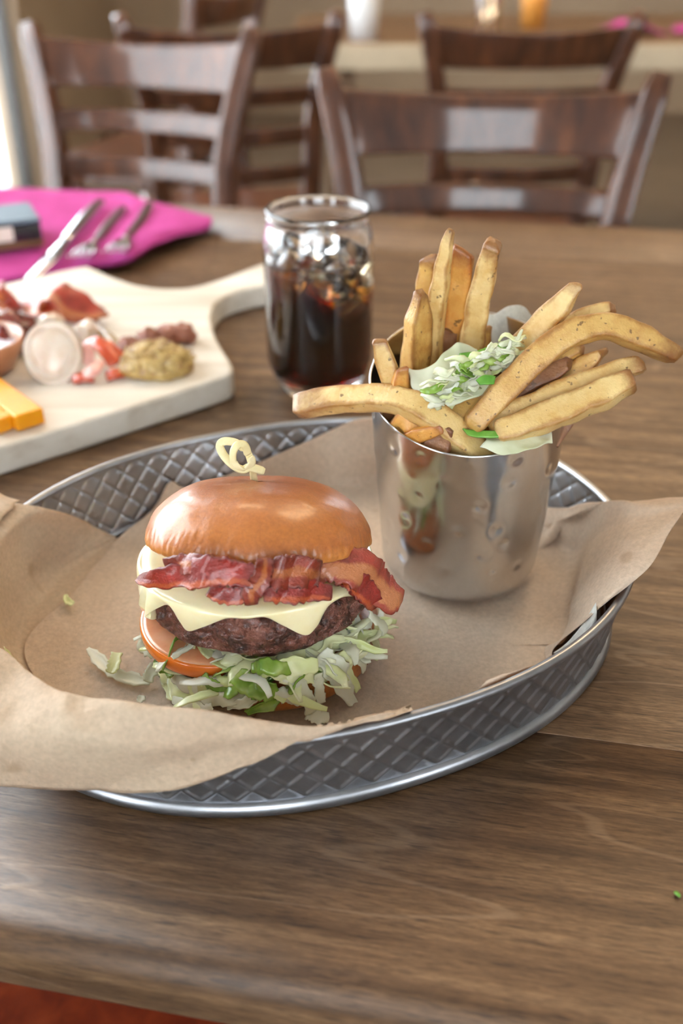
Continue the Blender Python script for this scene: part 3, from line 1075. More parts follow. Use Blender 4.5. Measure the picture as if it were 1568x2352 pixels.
def crumple(amp, s, crest=2.0, lower=False):
    def f(g):
        g = g.copy()
        n = g.shape[1]
        for i in range(g.shape[0]):
            for j in range(n):
                p = g[i, j]
                up = min(1.0, max(0.0, (p[2] - FZ) / 0.012))
                n1 = 0.6 - abs(nz(p, s, 3.3)) * 2.2
                n2 = nz(p, s * 0.45, 8.1)
                n3 = 0.5 - abs(nz(p, s * 2.1, 5.3)) * 2.4
                k = amp * (0.6 * n1 + 0.8 * n2 + 0.35 * n3) * (0.25 + 0.75 * min(1.0, max(0, (p[2] - 0.785) / 0.02)))
                fl = 0.0009 * abs(nz(p, 22, 8.1)) + 0.0004 * abs(nz(p, 60, 2.1))
                p = p + np.array([0, 0, fl * (1 - up)]) + np.array([0.3, -0.5, 0.7]) * k * up
                ins = j / (n - 1) < crest or i > 0.83 * (g.shape[0] - 1)
                if p[2] < (0.7995 if ins else 0.8045): p = keep_in(p, ins)
                g[i, j] = p
        for _ in range(3):
            q = g.copy()
            q[1:-1, 1:-1] = 0.4 * g[1:-1, 1:-1] + 0.15 * (g[:-2, 1:-1] + g[2:, 1:-1] + g[1:-1, :-2] + g[1:-1, 2:])
            g = q
        for i in range(g.shape[0]):
            for j in range(n):
                p = g[i, j].copy()
                ins = j / (n - 1) < crest or i > 0.83 * (g.shape[0] - 1)
                if lower and ins:            # the under sheet stays below the upper one on the tray floor
                    k = min(1.0, max(0.0, (FZ + 0.022 - p[2]) / 0.016))
                    p[2] = max(FZ, p[2] - 0.0026 * k)
                elif not lower: p[2] = max(p[2], FZ + 0.0013)
                if p[2] < 0.7995 and ins: p = keep_in(p, True)
                dx, dy = p[0] - TC[0], p[1] - TC[1]
                u, v = dx * math.cos(TROT) + dy * math.sin(TROT), -dx * math.sin(TROT) + dy * math.cos(TROT)
                ro = lambda e: ((abs(u) / (TA - e)) ** TN + (abs(v) / (TB - e)) ** TN) ** (1 / TN)
                if 0.788 < p[2] < 0.8015 and ro(-0.0034) < 1 < ro(0.0044): p[2] = 0.8015
                g[i, j] = p
        return g
    return f


def prof_wall(ang, ztop, k=3):
    z1 = FZ + 0.004
    zs = [z1 + (ztop - z1) * t for t in (0.05, 0.4, 0.7, 1.0)]
    return [fl_(ang, 0.15), fl_(ang, 0.6), fl_(ang, 0.93)] + [wl(ang, z) for z in zs]


def prof_pts(ang, pts, f0=0.15, fm=0.5):
    """floor, then picked points (px, py, z); padded to seven"""
    P = [fl_(ang, f0)] + [at(*p) for p in pts]
    P = [P[0], (P[0] + P[1]) / 2] + P[1:]
    while len(P) < 7:
        P.append(P[-1] + (P[-1] - P[-2]) * 0.02)
    return P


A = FZ + 0.0007
rowsA = [prof_pts(240, [(500, 1580, A), (470, 1640, A), (455, 1670, A), (448, 1690, A), (442, 1705, A)]),
         prof_pts(228, [(400, 1540, A), (330, 1620, A), (300, 1650, A), (285, 1665, A), (275, 1680, A)])]
rowsA.append(prof_pts(215, [(330, 1490, A), (220, 1560, A), (180, 1590, A), (155, 1605, A), (135, 1620, A)]))
rowsA.append(prof_pts(175, [(330, 1430, A), (190, 1455, A), (125, 1475, A), (85, 1482, A), (55, 1485, A)]))
rowsA.append(prof_pts(145, [(420, 1370, A), (300, 1365, A), (230, 1365, A), (190, 1366, A), (165, 1366, A)]))
rowsA.append(prof_pts(125, [(420, 1310, A), (320, 1297, A), (265, 1295, A), (240, 1295, A), (222, 1297, A)]))
rowsA.append(prof_pts(116, [(420, 1290, A), (350, 1262, A), (310, 1245, A), (290, 1236, A + 0.001), (277, 1231, A + 0.002)]))
r = prof_wall(109, 0.772); e109 = wl_px(109, 1170); rowsA.append(r[:3] + [wl(109, FZ + 0.004), wl(109, FZ + 0.009), (wl(109, FZ + 0.009) + e109) / 2, e109])
e104 = wl_px(104.0, 1108)
rowsA.append(prof_wall(104, e104[2]))
rowsA.append(prof_wall(100, wl_px(100, 1118)[2]))
rowsA.append(prof_wall(90, wl_px(90, 1080)[2]))
rowsA.append(prof_wall(75, wl_px(75, 1012)[2]))
rowsA.append(prof_wall(62, wl_px(62, 962)[2]))
rowsA.append(prof_wall(45, 0.796))
rowsA.append(prof_wall(28, 0.780))
rowsA.append(prof_wall(14, 0.772))
rowsA.append([fl_(6, 0.15), fl_(6, 0.6), fl_(6, 0.9)] + [wl(6, FZ + 0.004), wl(6, 0.763), wl(6, 0.769), wl(5, 0.775)])
rowsA.append([fl_(1, 0.15), fl_(1, 0.6), fl_(1, 0.9)] + [at(1300, 1170, 0.777), at(1400, 1150, 0.808), at(1480, 1156, 0.816), at(1580, 1142, 0.822)])
rowsA.append([fl_(-6, 0.15), fl_(-6, 0.55)] + [at(1322, 1215, 0.758), at(1352, 1205, 0.782), at(1420, 1192, 0.808), at(1490, 1188, 0.817), at(1572, 1168, 0.823)])
rowsA.append([fl_(-14, 0.15), fl_(-14, 0.55)] + [at(1302, 1290, 0.757), at(1345, 1272, 0.782), at(1410, 1255, 0.805), at(1475, 1238, 0.815), at(1542, 1216, 0.820)])
rowsA.append([fl_(-24, 0.15), fl_(-24, 0.55)] + [at(1291, 1350, 0.757), at(1330, 1335, 0.780), at(1390, 1320, 0.801), at(1440, 1306, 0.810), at(1500, 1290, 0.814)])
rowsA.append([fl_(-34, 0.15), fl_(-34, 0.55)] + [at(1288, 1400, 0.757), at(1312, 1390, 0.773), at(1350, 1380, 0.790), at(1400, 1364, 0.802), at(1452, 1336, 0.807)])
rowsA.append([fl_(-42, 0.15), fl_(-42, 0.55)] + [at(1290, 1438, 0.757), at(1304, 1434, 0.766), at(1326, 1425, 0.779), at(1350, 1412, 0.790), at(1388, 1386, 0.798)])
rowsA.append([fl_(-48, 0.15), fl_(-48, 0.55)] + [at(1272, 1478, 0.757), at(1284, 1472, 0.761), at(1298, 1462, 0.769), at(1314, 1450, 0.778), at(1338, 1431, 0.786)])
rowsA.append([fl_(-54, 0.15), fl_(-54, 0.55)] + [at(1240, 1490, 0.7555), at(1250, 1494, 0.756), at(1257, 1496, 0.757), at(1262, 1497, 0.758), at(1267, 1497, 0.760)])
rowsA.append(prof_wall(-60, 0.772))
rowsA.append(prof_wall(-70, 0.795))
rowsA.append(prof_wall(-82, 0.797))
rowsA.append([fl_(-92, 0.15), fl_(-92, 0.6), fl_(-92, 0.8), fl_(-92, 0.86), fl_(-92, 0.9), fl_(-92, 0.93), fl_(-92, 0.95)])
rowsA.append([fl_(-106, f_) for f_ in (0.15, 0.5, 0.7, 0.78, 0.82, 0.86, 0.88)])
rowsA.append([fl_(-120, f_) for f_ in (0.15, 0.5, 0.7, 0.76, 0.8, 0.84, 0.86)])
# ---- paper under it, on the left and front, folded over the rim
Bz = FZ + 0.0001


def rowB(ang, pts):
    P = [fl_(ang, 0.35, Bz)] + [at(*p) for p in pts]
    while len(P) < 8:
        P.append(P[-1] + (P[-1] - P[-2]) * 0.02)
    return P


rowsB = [
    rowB(122, [(330, 1275, Bz), (278, 1237, Bz + 0.001), (238, 1214, 0.7625), (160, 1184, 0.786), (72, 1156, 0.8035), (0, 1128, 0.808), (-90, 1094, 0.800)]),
    rowB(138, [(250, 1330, Bz), (178, 1310, Bz + 0.001), (130, 1280, 0.763), (72, 1220, 0.785), (25, 1188, 0.804), (-40, 1160, 0.807), (-120, 1140, 0.798)]),
    rowB(152, [(190, 1410, Bz), (95, 1395, Bz + 0.001), (52, 1360, 0.764), (15, 1290, 0.786), (-15, 1235, 0.805), (-80, 1215, 0.806), (-150, 1210, 0.795)]),
    rowB(168, [(180, 1490, Bz), (60, 1480, Bz + 0.001), (10, 1455, 0.764), (-40, 1390, 0.786), (-66, 1335, 0.806), (-120, 1340, 0.803), (-180, 1370, 0.785)]),
    rowB(182, [(190, 1550, Bz), (70, 1570, Bz + 0.002), (20, 1560, 0.768), (-20, 1500, 0.792), (-45, 1462, 0.811), (-100, 1560, 0.800), (-130, 1690, 0.772)]),
    rowB(194, [(220, 1600, Bz), (110, 1640, Bz + 0.004), (65, 1620, 0.772), (35, 1560, 0.797), (15, 1494, 0.813), (-45, 1640, 0.803), (-60, 1790, 0.770)]),
    rowB(206, [(280, 1650, Bz), (170, 1690, Bz + 0.004), (130, 1690, 0.774), (125, 1640, 0.798), (132, 1580, 0.815), (60, 1690, 0.805), (40, 1808, 0.769)]),
    rowB(222, [(360, 1700, Bz), (300, 1750, Bz + 0.004), (280, 1750, 0.775), (265, 1690, 0.800), (262, 1604, 0.820), (205, 1712, 0.806), (195, 1815, 0.770)]),
    rowB(236, [(470, 1720, Bz), (440, 1775, Bz + 0.004), (440, 1770, 0.775), (440, 1710, 0.800), (440, 1630, 0.819), (375, 1722, 0.804), (345, 1801, 0.774)]),
    rowB(247, [(580, 1720, Bz), (575, 1780, Bz + 0.003), (575, 1770, 0.775), (575, 1720, 0.797), (572, 1650, 0.814), (500, 1710, 0.804), (462, 1770, 0.781)]),
    rowB(256, [(700, 1720, Bz), (700, 1790, Bz + 0.002), (698, 1780, 0.772), (694, 1730, 0.794), (688, 1668, 0.808), (630, 1700, 0.8035), (575, 1727, 0.792)]),
    rowB(264, [(800, 1700, Bz), (810, 1770, Bz + 0.002), (808, 1750, 0.772), (800, 1700, 0.792), (790, 1664, 0.8035), (740, 1686, 0.8025), (690, 1694, 0.800)]),
    rowB(272, [(880, 1700, Bz), (900, 1740, Bz + 0.002), (896, 1720, 0.770), (888, 1680, 0.788), (878, 1640, 0.802), (868, 1650, 0.8015), (850, 1661, 0.8005)]),
    rowB(279, [(950, 1690, Bz), (985, 1720, Bz + 0.002), (980, 1705, 0.766), (972, 1670, 0.780), (960, 1645, 0.793), (952, 1640, 0.797), (940, 1641, 0.799)]),
]
paperB = patch('paper_liner', rowsB, M['kraft'], 150, 90, None, 0.00018, crumple(0.0085, 28, 0.69, True))
tag(paperB, 'brown kraft paper sheet folded out over the tray\'s front edge before the burger', 'paper')
paperA = patch('paper_liner', rowsA, M['kraft_back'], 260, 90, None, 0.00018, crumple(0.0030, 24))
tag(paperA, 'brown kraft paper sheet under the burger, one corner standing out past the tray', 'paper')
wp = patch('paper_scrap', [[at(1368, 1384, 0.797), at(1340, 1430, 0.786), at(1304, 1474, 0.774), at(1270, 1500, 0.763)], [at(1370, 1410, 0.794), at(1352, 1446, 0.785), at(1322, 1484, 0.775), at(1284, 1506, 0.765)],
                           [at(1368, 1438, 0.786), at(1350, 1466, 0.780), at(1322, 1496, 0.772), at(1290, 1516, 0.766)]], M['white_paper'], 14, 18, None, 0.0002, lambda g: np.array([[keep_in(p, True) for p in r] for r in g]))
tag(wp, 'small white paper edge between the standing kraft corner and the tray wall', 'paper')

# ================================================================== the burger
BC = np.array([-0.037, 0.400])
PZ = FZ + 0.0034       # top of the papers
burger = empty('burger', (BC[0], BC[1], PZ), 'bacon cheeseburger in a glossy bun with a bamboo pick, on brown paper', 'burger')


def lump(amp, s, sd, rr=1.0):
    def f(p, a, k):
        r = np.linalg.norm(p) + 1e-9
        return p * (1 + amp * nz(p, s, sd))
    return f


# bottom bun
def superprof(r, zt, zb, n=20, cut=0.93):
    pr = [(0.0005, zb)]
    pr += [(r * (0.80 + 0.20 * math.sin(t * PI / 2)), zb + (zt - zb) * 0.5 * (1 - math.cos(t * PI / 2))) for t in np.linspace(0, 1, 8)]
    pr += [(r * (1 - 0.05 * t * t), zb + (zt - zb) * (0.5 + 0.5 * t)) for t in np.linspace(0.1, 1, 7)]
    pr += [(r * 0.9, zt + 0.0005), (0.0005, zt + 0.001)]
    return pr


lathe('bottom_bun', [(r, z) for r, z in superprof(0.0545, 0.0245, 0.0)], M['bun'], burger, c=(-0.0345, 0.401, PZ), n=96, fn=lump(0.035, 26, 4), cap=False)

# lettuce: a bed and its shreds
lr = random.Random(21)


def lettuce_shred(c3, ang, L, w, mat, droop, tilt, sd):
    """a curled ribbon lying at c3, running at ang, ends drooping"""
    d = np.array([math.cos(ang), math.sin(ang), 0])
    q = np.array([-d[1], d[0], 0])
    pts = []
    for t in np.linspace(-0.5, 0.5, 6):
        pts.append(c3 + d * t * L + q * 0.22 * L * nz((t * 2, sd, 0), 1.4) + np.array([0, 0, -droop * (abs(t) * 2) ** 2 * L + 0.1 * L * nz((t * 3, sd, 4), 1.3)]))
    return ribbon('lettuce_shred', pts, [w * 0.4, w, w * 1.05, w * 0.8, w * 0.35], mat, burger, up=(math.sin(tilt) * q[0], math.sin(tilt) * q[1], math.cos(tilt)),
                  n=16, m=5, twist=[0, lr.uniform(-0.8, 0.8), lr.uniform(-0.8, 0.8)], thick=0.0007, curl=lr.uniform(-0.25, 0.25), crink=0.0018, cs=150, jag=0.32, seed=sd)


lb = []
bed = lathe('lettuce_bed', [(0.0005, 0.0), (0.040, 0.0), (0.0485, 0.004), (0.046, 0.009), (0.030, 0.0125), (0.0005, 0.0125)], M['lettuce'], burger, c=(-0.037, 0.399, PZ + 0.0205), n=72,
            fn=lambda p, a, k: p * np.array([1 + 0.10 * nz(p, 70, 2), 1 + 0.10 * nz(p, 70, 2), 1 + 0.5 * nz(p, 120, 6)]), cap=False)
for i in range(90):
    a = lr.uniform(0, 2 * PI)
    if i < 66: a = lr.uniform(PI * 1.02, PI * 1.98)
    rr = lr.uniform(0.040, 0.0545)
    z = PZ + lr.uniform(0.0215, 0.0315) - max(0, rr - 0.048) * 0.7
    mt = lr.choices(['lettuce', 'lettuce_white', 'lettuce_green'], [6, 4, 1.3])[0]
    lettuce_shred(np.array([BC[0] + rr * math.cos(a), BC[1] + rr * math.sin(a), z]), a + PI / 2 + lr.gauss(0, 0.75), lr.uniform(0.020, 0.046), lr.uniform(0.0032, 0.0070), M[mt], lr.uniform(0.02, 0.18), lr.uniform(-0.9, 0.9), lr.random() * 60)


def traced(name, pts, w, t, mat, parent, c=BC, r=0.056, up=None, **kw):
    """a ribbon whose middle line was picked on the burger's side: (px, py[, radius])"""
    P = [on_cyl(p[0], p[1], c, p[2] if len(p) > 2 else r) for p in pts]
    mid = P[len(P) // 2]
    if up is None:
        u = np.array([mid[0] - c[0], mid[1] - c[1], 0])
        up = norm(u) + np.array([0, 0, 0.55])
    return ribbon(name, P, w, mat, parent, up=up, thick=t, **kw)


TL = [
    ([(735, 1500, .050), (770, 1544, .057), (813, 1622, .060)], [0.008, 0.0125, 0.004], 'lettuce_white'),
    ([(800, 1478, .050), (826, 1500, .055), (838, 1545, .058)], [0.006, 0.0075, 0.003], 'lettuce_white'),
    ([(640, 1545, .055), (675, 1562, .058), (706, 1600, .060), (714, 1639, .060)], [0.004, 0.0062, 0.006, 0.005], 'lettuce_white'),
    ([(708, 1636, .060), (730, 1648, .061), (752, 1650, .061)], [0.006, 0.0075, 0.006], 'lettuce_white'),
    ([(729, 1545, .056), (732, 1580, .058), (735, 1615, .059)], [0.004, 0.0052, 0.005], 'lettuce_white'),
    ([(545, 1548, .055), (575, 1575, .058), (615, 1585, .058), (628, 1612, .059), (566, 1636, .059)], [0.008, 0.010, 0.009, 0.007, 0.003], 'lettuce_green'),
    ([(468, 1552, .055), (492, 1578, .057), (530, 1588, .058), (545, 1572, .057)], [0.005, 0.007, 0.006, 0.003], 'lettuce_green'),
    ([(385, 1520, .052), (372, 1560, .056), (400, 1600, .058), (470, 1612, .059)], [0.006, 0.012, 0.011, 0.006], 'lettuce'),
    ([(390, 1545, .055), (430, 1575, .057), (500, 1605, .059), (560, 1600, .059)], [0.006, 0.009, 0.008, 0.004], 'lettuce_white'),
    ([(336, 1452, .058), (322, 1478, .060), (350, 1495, .060), (372, 1498, .058)], [0.004, 0.0075, 0.007, 0.004], 'lettuce_white'),
    ([(372, 1500, .056), (378, 1530, .058), (395, 1550, .058)], [0.005, 0.0085, 0.005], 'lettuce_green'),
    ([(600, 1540, .055), (660, 1535, .056), (730, 1525, .056)], [0.006, 0.011, 0.006], 'lettuce'),
    ([(575, 1535, .054), (620, 1530, .056), (690, 1540, .057)], [0.004, 0.008, 0.004], 'lettuce_green'),
    ([(620, 1590, .058), (660, 1598, .059), (690, 1618, .059)], [0.004, 0.0075, 0.003], 'lettuce_white'),
    ([(520, 1622, .060), (570, 1612, .060), (600, 1590, .058)], [0.003, 0.0055, 0.003], 'lettuce_white'),
    ([(395, 1606, .060), (450, 1622, .061), (490, 1622, .061)], [0.003, 0.0055, 0.003], 'lettuce_white'),
    ([(846, 1408, .055), (866, 1425, .058), (882, 1449, .060)], [0.004, 0.0058, 0.005], 'lettuce_white'),
    ([(440, 1560, .056), (455, 1590, .058), (480, 1570, .057)], [0.004, 0.0085, 0.003], 'lettuce'),
    ([(640, 1560, .057), (690, 1552, .057), (750, 1560, .057)], [0.004, 0.0085, 0.004], 'lettuce'),
    ([(780, 1500, .053), (800, 1540, .057), (822, 1585, .059)], [0.005, 0.008, 0.003], 'lettuce'),
]
for pts, w, mt in TL:
    traced('lettuce_shred', pts, w, 0.0008, M[mt], burger, n=26, m=9, crink=0.0022 if mt != 'lettuce_green' else 0.004, cs=150, jag=0.45, curl=lr.uniform(-0.2, 0.2))

# tomato slice
TMC = np.array([-0.0615, 0.3885, 0.7835])
TMM = rot3(R(3), R(2), 0)
tom = lathe('tomato_slice', [(0.0355, 0.0002), (0.0364, 0.0010), (0.0369, 0.0028), (0.0369, 0.0056), (0.0366, 0.0074), (0.0360, 0.0080), (0.0350, 0.0081)], M['tomato_skin'], burger, c=TMC - np.array([0, 0, 0.0035]), n=80, M=TMM, fn=lump(0.03, 22, 3), cap=False)
lathe('flesh', [(0.0352, 0.0), (0.0353, 0.0081), (0.033, 0.0083), (0.024, 0.0079), (0.0005, 0.0080)], M['tomato_flesh'], tom, c=TMC - np.array([0, 0, 0.0035]), n=80, M=TMM, fn=lump(0.03, 22, 3), cap=False)

# patty
PC = np.array([-0.0415, 0.4005])
PB, PT = 0.7845, 0.8125
TILT = R(7.5)


def patty_fn(p, a, k):
    rr = math.hypot(p[0], p[1])
    q = p * np.array([1, 1, 1.0])
    e = 1 + 0.045 * nz((math.cos(a) * 2, math.sin(a) * 2, 0), 1.3, 2.0)
    q[0] *= e; q[1] *= e
    amp = 0.0020 * nz(p, 100, 1) + 0.0018 * (0.35 - abs(nz(p, 210, 5))) + 0.0012 * nz(p, 430, 9)
    if rr > 0.02:
        q[0] += p[0] / rr * amp * 1.3; q[1] += p[1] / rr * amp * 1.3
    q[2] += 0.0018 * nz(p, 60, 12) + amp * 0.6
    # the front left edge rides up over the tomato
    return q


pp = [(0.0005, 0), (0.030, 0), (0.042, 0.0006), (0.049, 0.0026)] + [(0.0525 + 0.001 * math.sin(t * PI), 0.0055 + 0.0160 * t) for t in np.linspace(0, 1, 20)] + [(0.0500, 0.0250), (0.044, 0.0268), (0.03, 0.0272), (0.0005, 0.0272)]
lathe('patty', pp, M['patty'], burger, c=(PC[0], PC[1], PB), n=320, M=rot3(-TILT, R(1.5), 0), fn=patty_fn, cap=False)

# cheese: lies on the patty and hangs down its side
edge = [(0, 0), (318, 1388), (332, 1416), (348, 1416), (364, 1396), (388, 1392), (412, 1428), (432, 1451), (468, 1440), (520, 1420), (565, 1414), (610, 1420), (650, 1438), (700, 1459), (726, 1440), (744, 1408), (760, 1388), (795, 1370), (828, 1372), (836, 1390), (838, 1360)]
rowsC = []
CZ = PT + 0.0045
CC = np.array([PC[0], PC[1]])
cstat = []
for px, py in edge[1:-1]:
    e = on_cyl(px, py, CC, 0.0605 if px < 340 else 0.0560)
    a = math.atan2(e[1] - CC[1], e[0] - CC[0])
    cstat.append((a % (2 * PI), e))
cstat.sort(key=lambda q: q[0])
a_lo, a_hi = cstat[0][0], cstat[-1][0]
for k in range(1, 13):
    a = a_hi + (a_lo + 2 * PI - a_hi) * k / 13
    cstat.append((a, np.array([CC[0] + 0.056 * math.cos(a), CC[1] + 0.056 * math.sin(a), 0.793 + 0.003 * math.sin(k * 1.9)])))
cstat.append((cstat[0][0] + 2 * PI, cstat[0][1]))
for a, e in cstat:
    d = np.array([math.cos(a), math.sin(a)])
    tt = math.tan(TILT)
    row = [np.array([CC[0] + d[0] * r_, CC[1] + d[1] * r_, z_ - tt * d[1] * r_]) for r_, z_ in ((0.004, CZ), (0.028, CZ), (0.046, CZ), (0.0535, CZ - 0.0008))]
    tl = CZ - tt * d[1] * 0.0568
    rim_ = np.array([CC[0] + d[0] * 0.0568, CC[1] + d[1] * 0.0568, tl - 0.0026])
    if e[2] > rim_[2] - 0.002: e = np.array([rim_[0], rim_[1], rim_[2] - 0.002])
    row += [rim_, rim_ * 0.5 + e * 0.5 + np.array([d[0], d[1], 0]) * 0.0006, e]
    rowsC.append(row)
ch = patch('cheese_slice', rowsC, M['cheese'], 220, 44, burger, 0.0, lambda g: g + np.array([[[0, 0, 0.0007 * nz(p, 60, 4)] for p in r] for r in g]))
md = ch.modifiers.new('thickness', 'SOLIDIFY'); md.thickness = 0.0028; md.offset = 1
md2 = ch.modifiers.new('smooth', 'BEVEL'); md2.width = 0.0009; md2.segments = 3; md2.limit_method = 'ANGLE'; md2.angle_limit = R(50)


def zb(x, y):
    return (280 + x / 2.306, 980 + y / 2.306)


# bacon
BK = dict(n=110, m=23, crink=0.0012, cs=85, jag=0.26)
BAC = [
    ('bacon', [(82, 806), (190, 806), (320, 790), (450, 768), (590, 778), (720, 800)], [0.003, 0.0085, 0.0115, 0.0125, 0.0115, 0.008], 0.0600, 0.0016, {}),
    ('bacon_brown', [(235, 735), (330, 728), (430, 733), (560, 758), (690, 778)], [0.006, 0.0088, 0.0090, 0.0085, 0.006], 0.0570, 0.0012, {}),
    ('bacon', [(462, 862), (530, 893), (610, 896), (670, 870), (720, 820)], [0.006, 0.0078, 0.0078, 0.0078, 0.006], 0.0618, 0.0006, {}),
    ('bacon_brown', [(690, 935), (682, 880), (722, 830), (752, 770), (752, 700)], [0.005, 0.0085, 0.0080, 0.0075, 0.006], 0.0632, 0.0006, {}),
    ('bacon_brown', [(760, 780), (850, 774), (950, 770), (1050, 786)], [0.012, 0.0145, 0.0145, 0.011], 0.0590, 0.0013, {}),
    ('bacon', [(750, 872), (860, 872), (980, 866), (1098, 882)], [0.008, 0.0108, 0.0110, 0.006], 0.0612, 0.0010, {}),
]
for mt, pts, w, r_, wv, kw in BAC:
    traced('bacon_strip', [(*zb(*p), r_) for p in pts], w, 0.0019, M[mt], burger, c=CC, wave=wv, wf=2.3, **BK, **kw)
P = [aty(*zb(x, y_), Y) for x, y_, Y in ((1040, 752, .362), (1150, 742, .365), (1260, 760, .369), (1340, 825, .372), (1420, 892, .376), (1480, 905, .379))]
ribbon('bacon_strip', P, [0.010, 0.0165, 0.0185, 0.020, 0.017, 0.007], M['bacon_fat'], burger, up=(0.25, -0.75, 0.7), thick=0.0022, wave=0.0016, wf=2, curl=-0.1, **BK)
P = [aty(*zb(x, y_), Y) for x, y_, Y in ((1130, 800, .366), (1220, 815, .364), (1290, 870, .366), (1345, 950, .371))]
ribbon('bacon_strip', P, [0.006, 0.010, 0.0125, 0.006], M['bacon'], burger, up=(0.2, -0.8, 0.6), thick=0.0020, wave=0.001, wf=2, **BK)
# bacon and sauce layer under the crown
lathe('bacon_layer', [(0.0005, 0.0), (0.030, 0.0), (0.042, 0.002), (0.0445, 0.006), (0.040, 0.010), (0.0005, 0.011)], M['bacon_brown'], burger, c=(-0.039, 0.400, CZ - 0.001), n=80, M=rot3(R(-13), 0, 0),
      fn=lambda p, a, k: p * np.array([1 + 0.06 * nz(p, 80, 2), 1 + 0.06 * nz(p, 80, 2), 1 + 0.25 * nz(p, 120, 6)]), cap=False)

# top bun, tipped back
TBC = np.array([-0.0395, 0.4000, 0.8235])
TBM = rot3(R(-20), R(1.5), 0)


CREASE = [(R(x), w_, z_, d_) for x, w_, z_, d_ in ((-152, .035, .012, .0016), (-168, .03, .008, .0010), (-132, .022, .009, .0009), (-112, .020, .010, .0014), (-96, .018, .006, .0008), (-74, .020, .006, .0008), (-52, .022, .006, .0010), (-30, .03, .008, .0010), (60, .03, .01, .001), (120, .03, .01, .001))]


def crown_fn(p, a, k):
    d = p / (np.linalg.norm(p) + 1e-9)
    q = p * (1 + 0.022 * nz(d, 1.7, 5) + 0.008 * nz(d, 5, 7))
    z = p[2]
    low = max(0.0, 1 - z / 0.016)
    # wrinkles near the lower edge
    wr = -0.0010 * low * max(0.0, nz((math.cos(a) * 9, math.sin(a) * 9, z * 60), 1.0, 3.0)) + 0.0007 * low * nz((math.cos(a) * 22, math.sin(a) * 22, z * 150), 1.0, 1.0)
    q[:2] *= 1 + wr / 0.05
    if z < 0.012: q[:2] *= 1 + 0.012 * (1 - z / 0.012) * nz((math.cos(a) * 11, math.sin(a) * 11, 0), 1.0, 6.0)
    for ca_, cw_, cz_, cd_ in CREASE:
        da = (a - ca_ - 0.10 * math.sin(z * 180 + ca_ * 7) + PI) % (2 * PI) - PI
        wr -= 1.7 * cd_ * math.exp(-(da / (0.7 * cw_)) ** 2) * math.exp(-((z - cz_) / 0.010) ** 2)
        wr += cd_ * 0.6 * math.exp(-((da - 2.2 * cw_) / (1.6 * cw_)) ** 2) * math.exp(-((z - cz_) / 0.010) ** 2)
    # dimple round the pick
    r = math.hypot(p[0], p[1])
    q[2] -= 0.0016 * math.exp(-(math.hypot(p[0] - 0.001, p[1] - 0.010) / 0.007) ** 2)
    return q


prof = [(0.0005, 0.001), (0.030, 0.0008), (0.0500, 0.0002), (0.0524, 0.0004)]
for t in np.linspace(0.02, 1, 34):
    ph = t * PI / 2
    prof.append((0.0536 * max(0.006, math.cos(ph)) ** 0.66, 0.0022 + 0.0270 * math.sin(ph) ** 1.06))
prof.insert(4, (0.0533, 0.0012))
lathe('top_bun', prof, M['bun'], burger, c=TBC, n=420, M=TBM, fn=crown_fn, cap=False)
# cracks in the glaze: pale torn lines where the crust wrinkled
# bamboo pick with its knot
pk = empty('bamboo_pick', (0, 0, 0))
pk.parent = burger
pk.matrix_parent_inverse = Matrix.Identity(4)
pk.location = (0, 0, 0)


def pick_pt(x, y, dY=0.0):
    return aty(*zb(x, y), 0.4190 + dY)


sweep('stick', [pick_pt(712, 330), pick_pt(700, 285), pick_pt(690, 215), pick_pt(672, 150), pick_pt(650, 120)], [0.0034, 0.0034, 0.0036, 0.0036, 0.003], [0.0024, 0.0022, 0.0018, 0.0014, 0.0012], M['bamboo'], pk, up=(0.3, -1, 0.3), n=16, sec=10)
sweep('knot', [pick_pt(650, 118), pick_pt(600, 85, .002), pick_pt(540, 78, .003), pick_pt(518, 105, .002), pick_pt(545, 160, -.001), pick_pt(590, 205, -.003), pick_pt(640, 228, -.003), pick_pt(680, 215, -.002), pick_pt(755, 238, -.002)],
      0.0042, 0.0010, M['bamboo'], pk, up=(0.2, -0.75, 0.75), n=44, sec=8)
sweep('knot', [pick_pt(668, 150, -.001), pick_pt(650, 100, -.002), pick_pt(615, 95, -.003), pick_pt(590, 130, -.004), pick_pt(590, 185, -.004), pick_pt(620, 225, -.004), pick_pt(655, 232, -.003), pick_pt(690, 190, -.002), pick_pt(680, 160, -.002)],
      0.0040, 0.0010, M['bamboo'], pk, up=[(0.3, -0.8, 0.5), (-0.5, -0.8, 0.2), (0.2, -0.8, -0.4), (0.6, -0.7, 0.2)], n=44, sec=8)

# loose lettuce on the paper
LZ = PZ + 0.0006


def loose(label, pts, w, mat, group=None):
    P = [at(px, py, LZ + 0.0012 + h) for px, py, h in pts]
    o = ribbon('lettuce_shred', P, w, M[mat], None, up=(0.1, -0.4, 1), n=24, m=7, thick=0.0008, crink=0.0012, cs=150, jag=0.4, curl=0.15)
    return tag(o, label, 'lettuce', 'loose lettuce shreds on the paper')


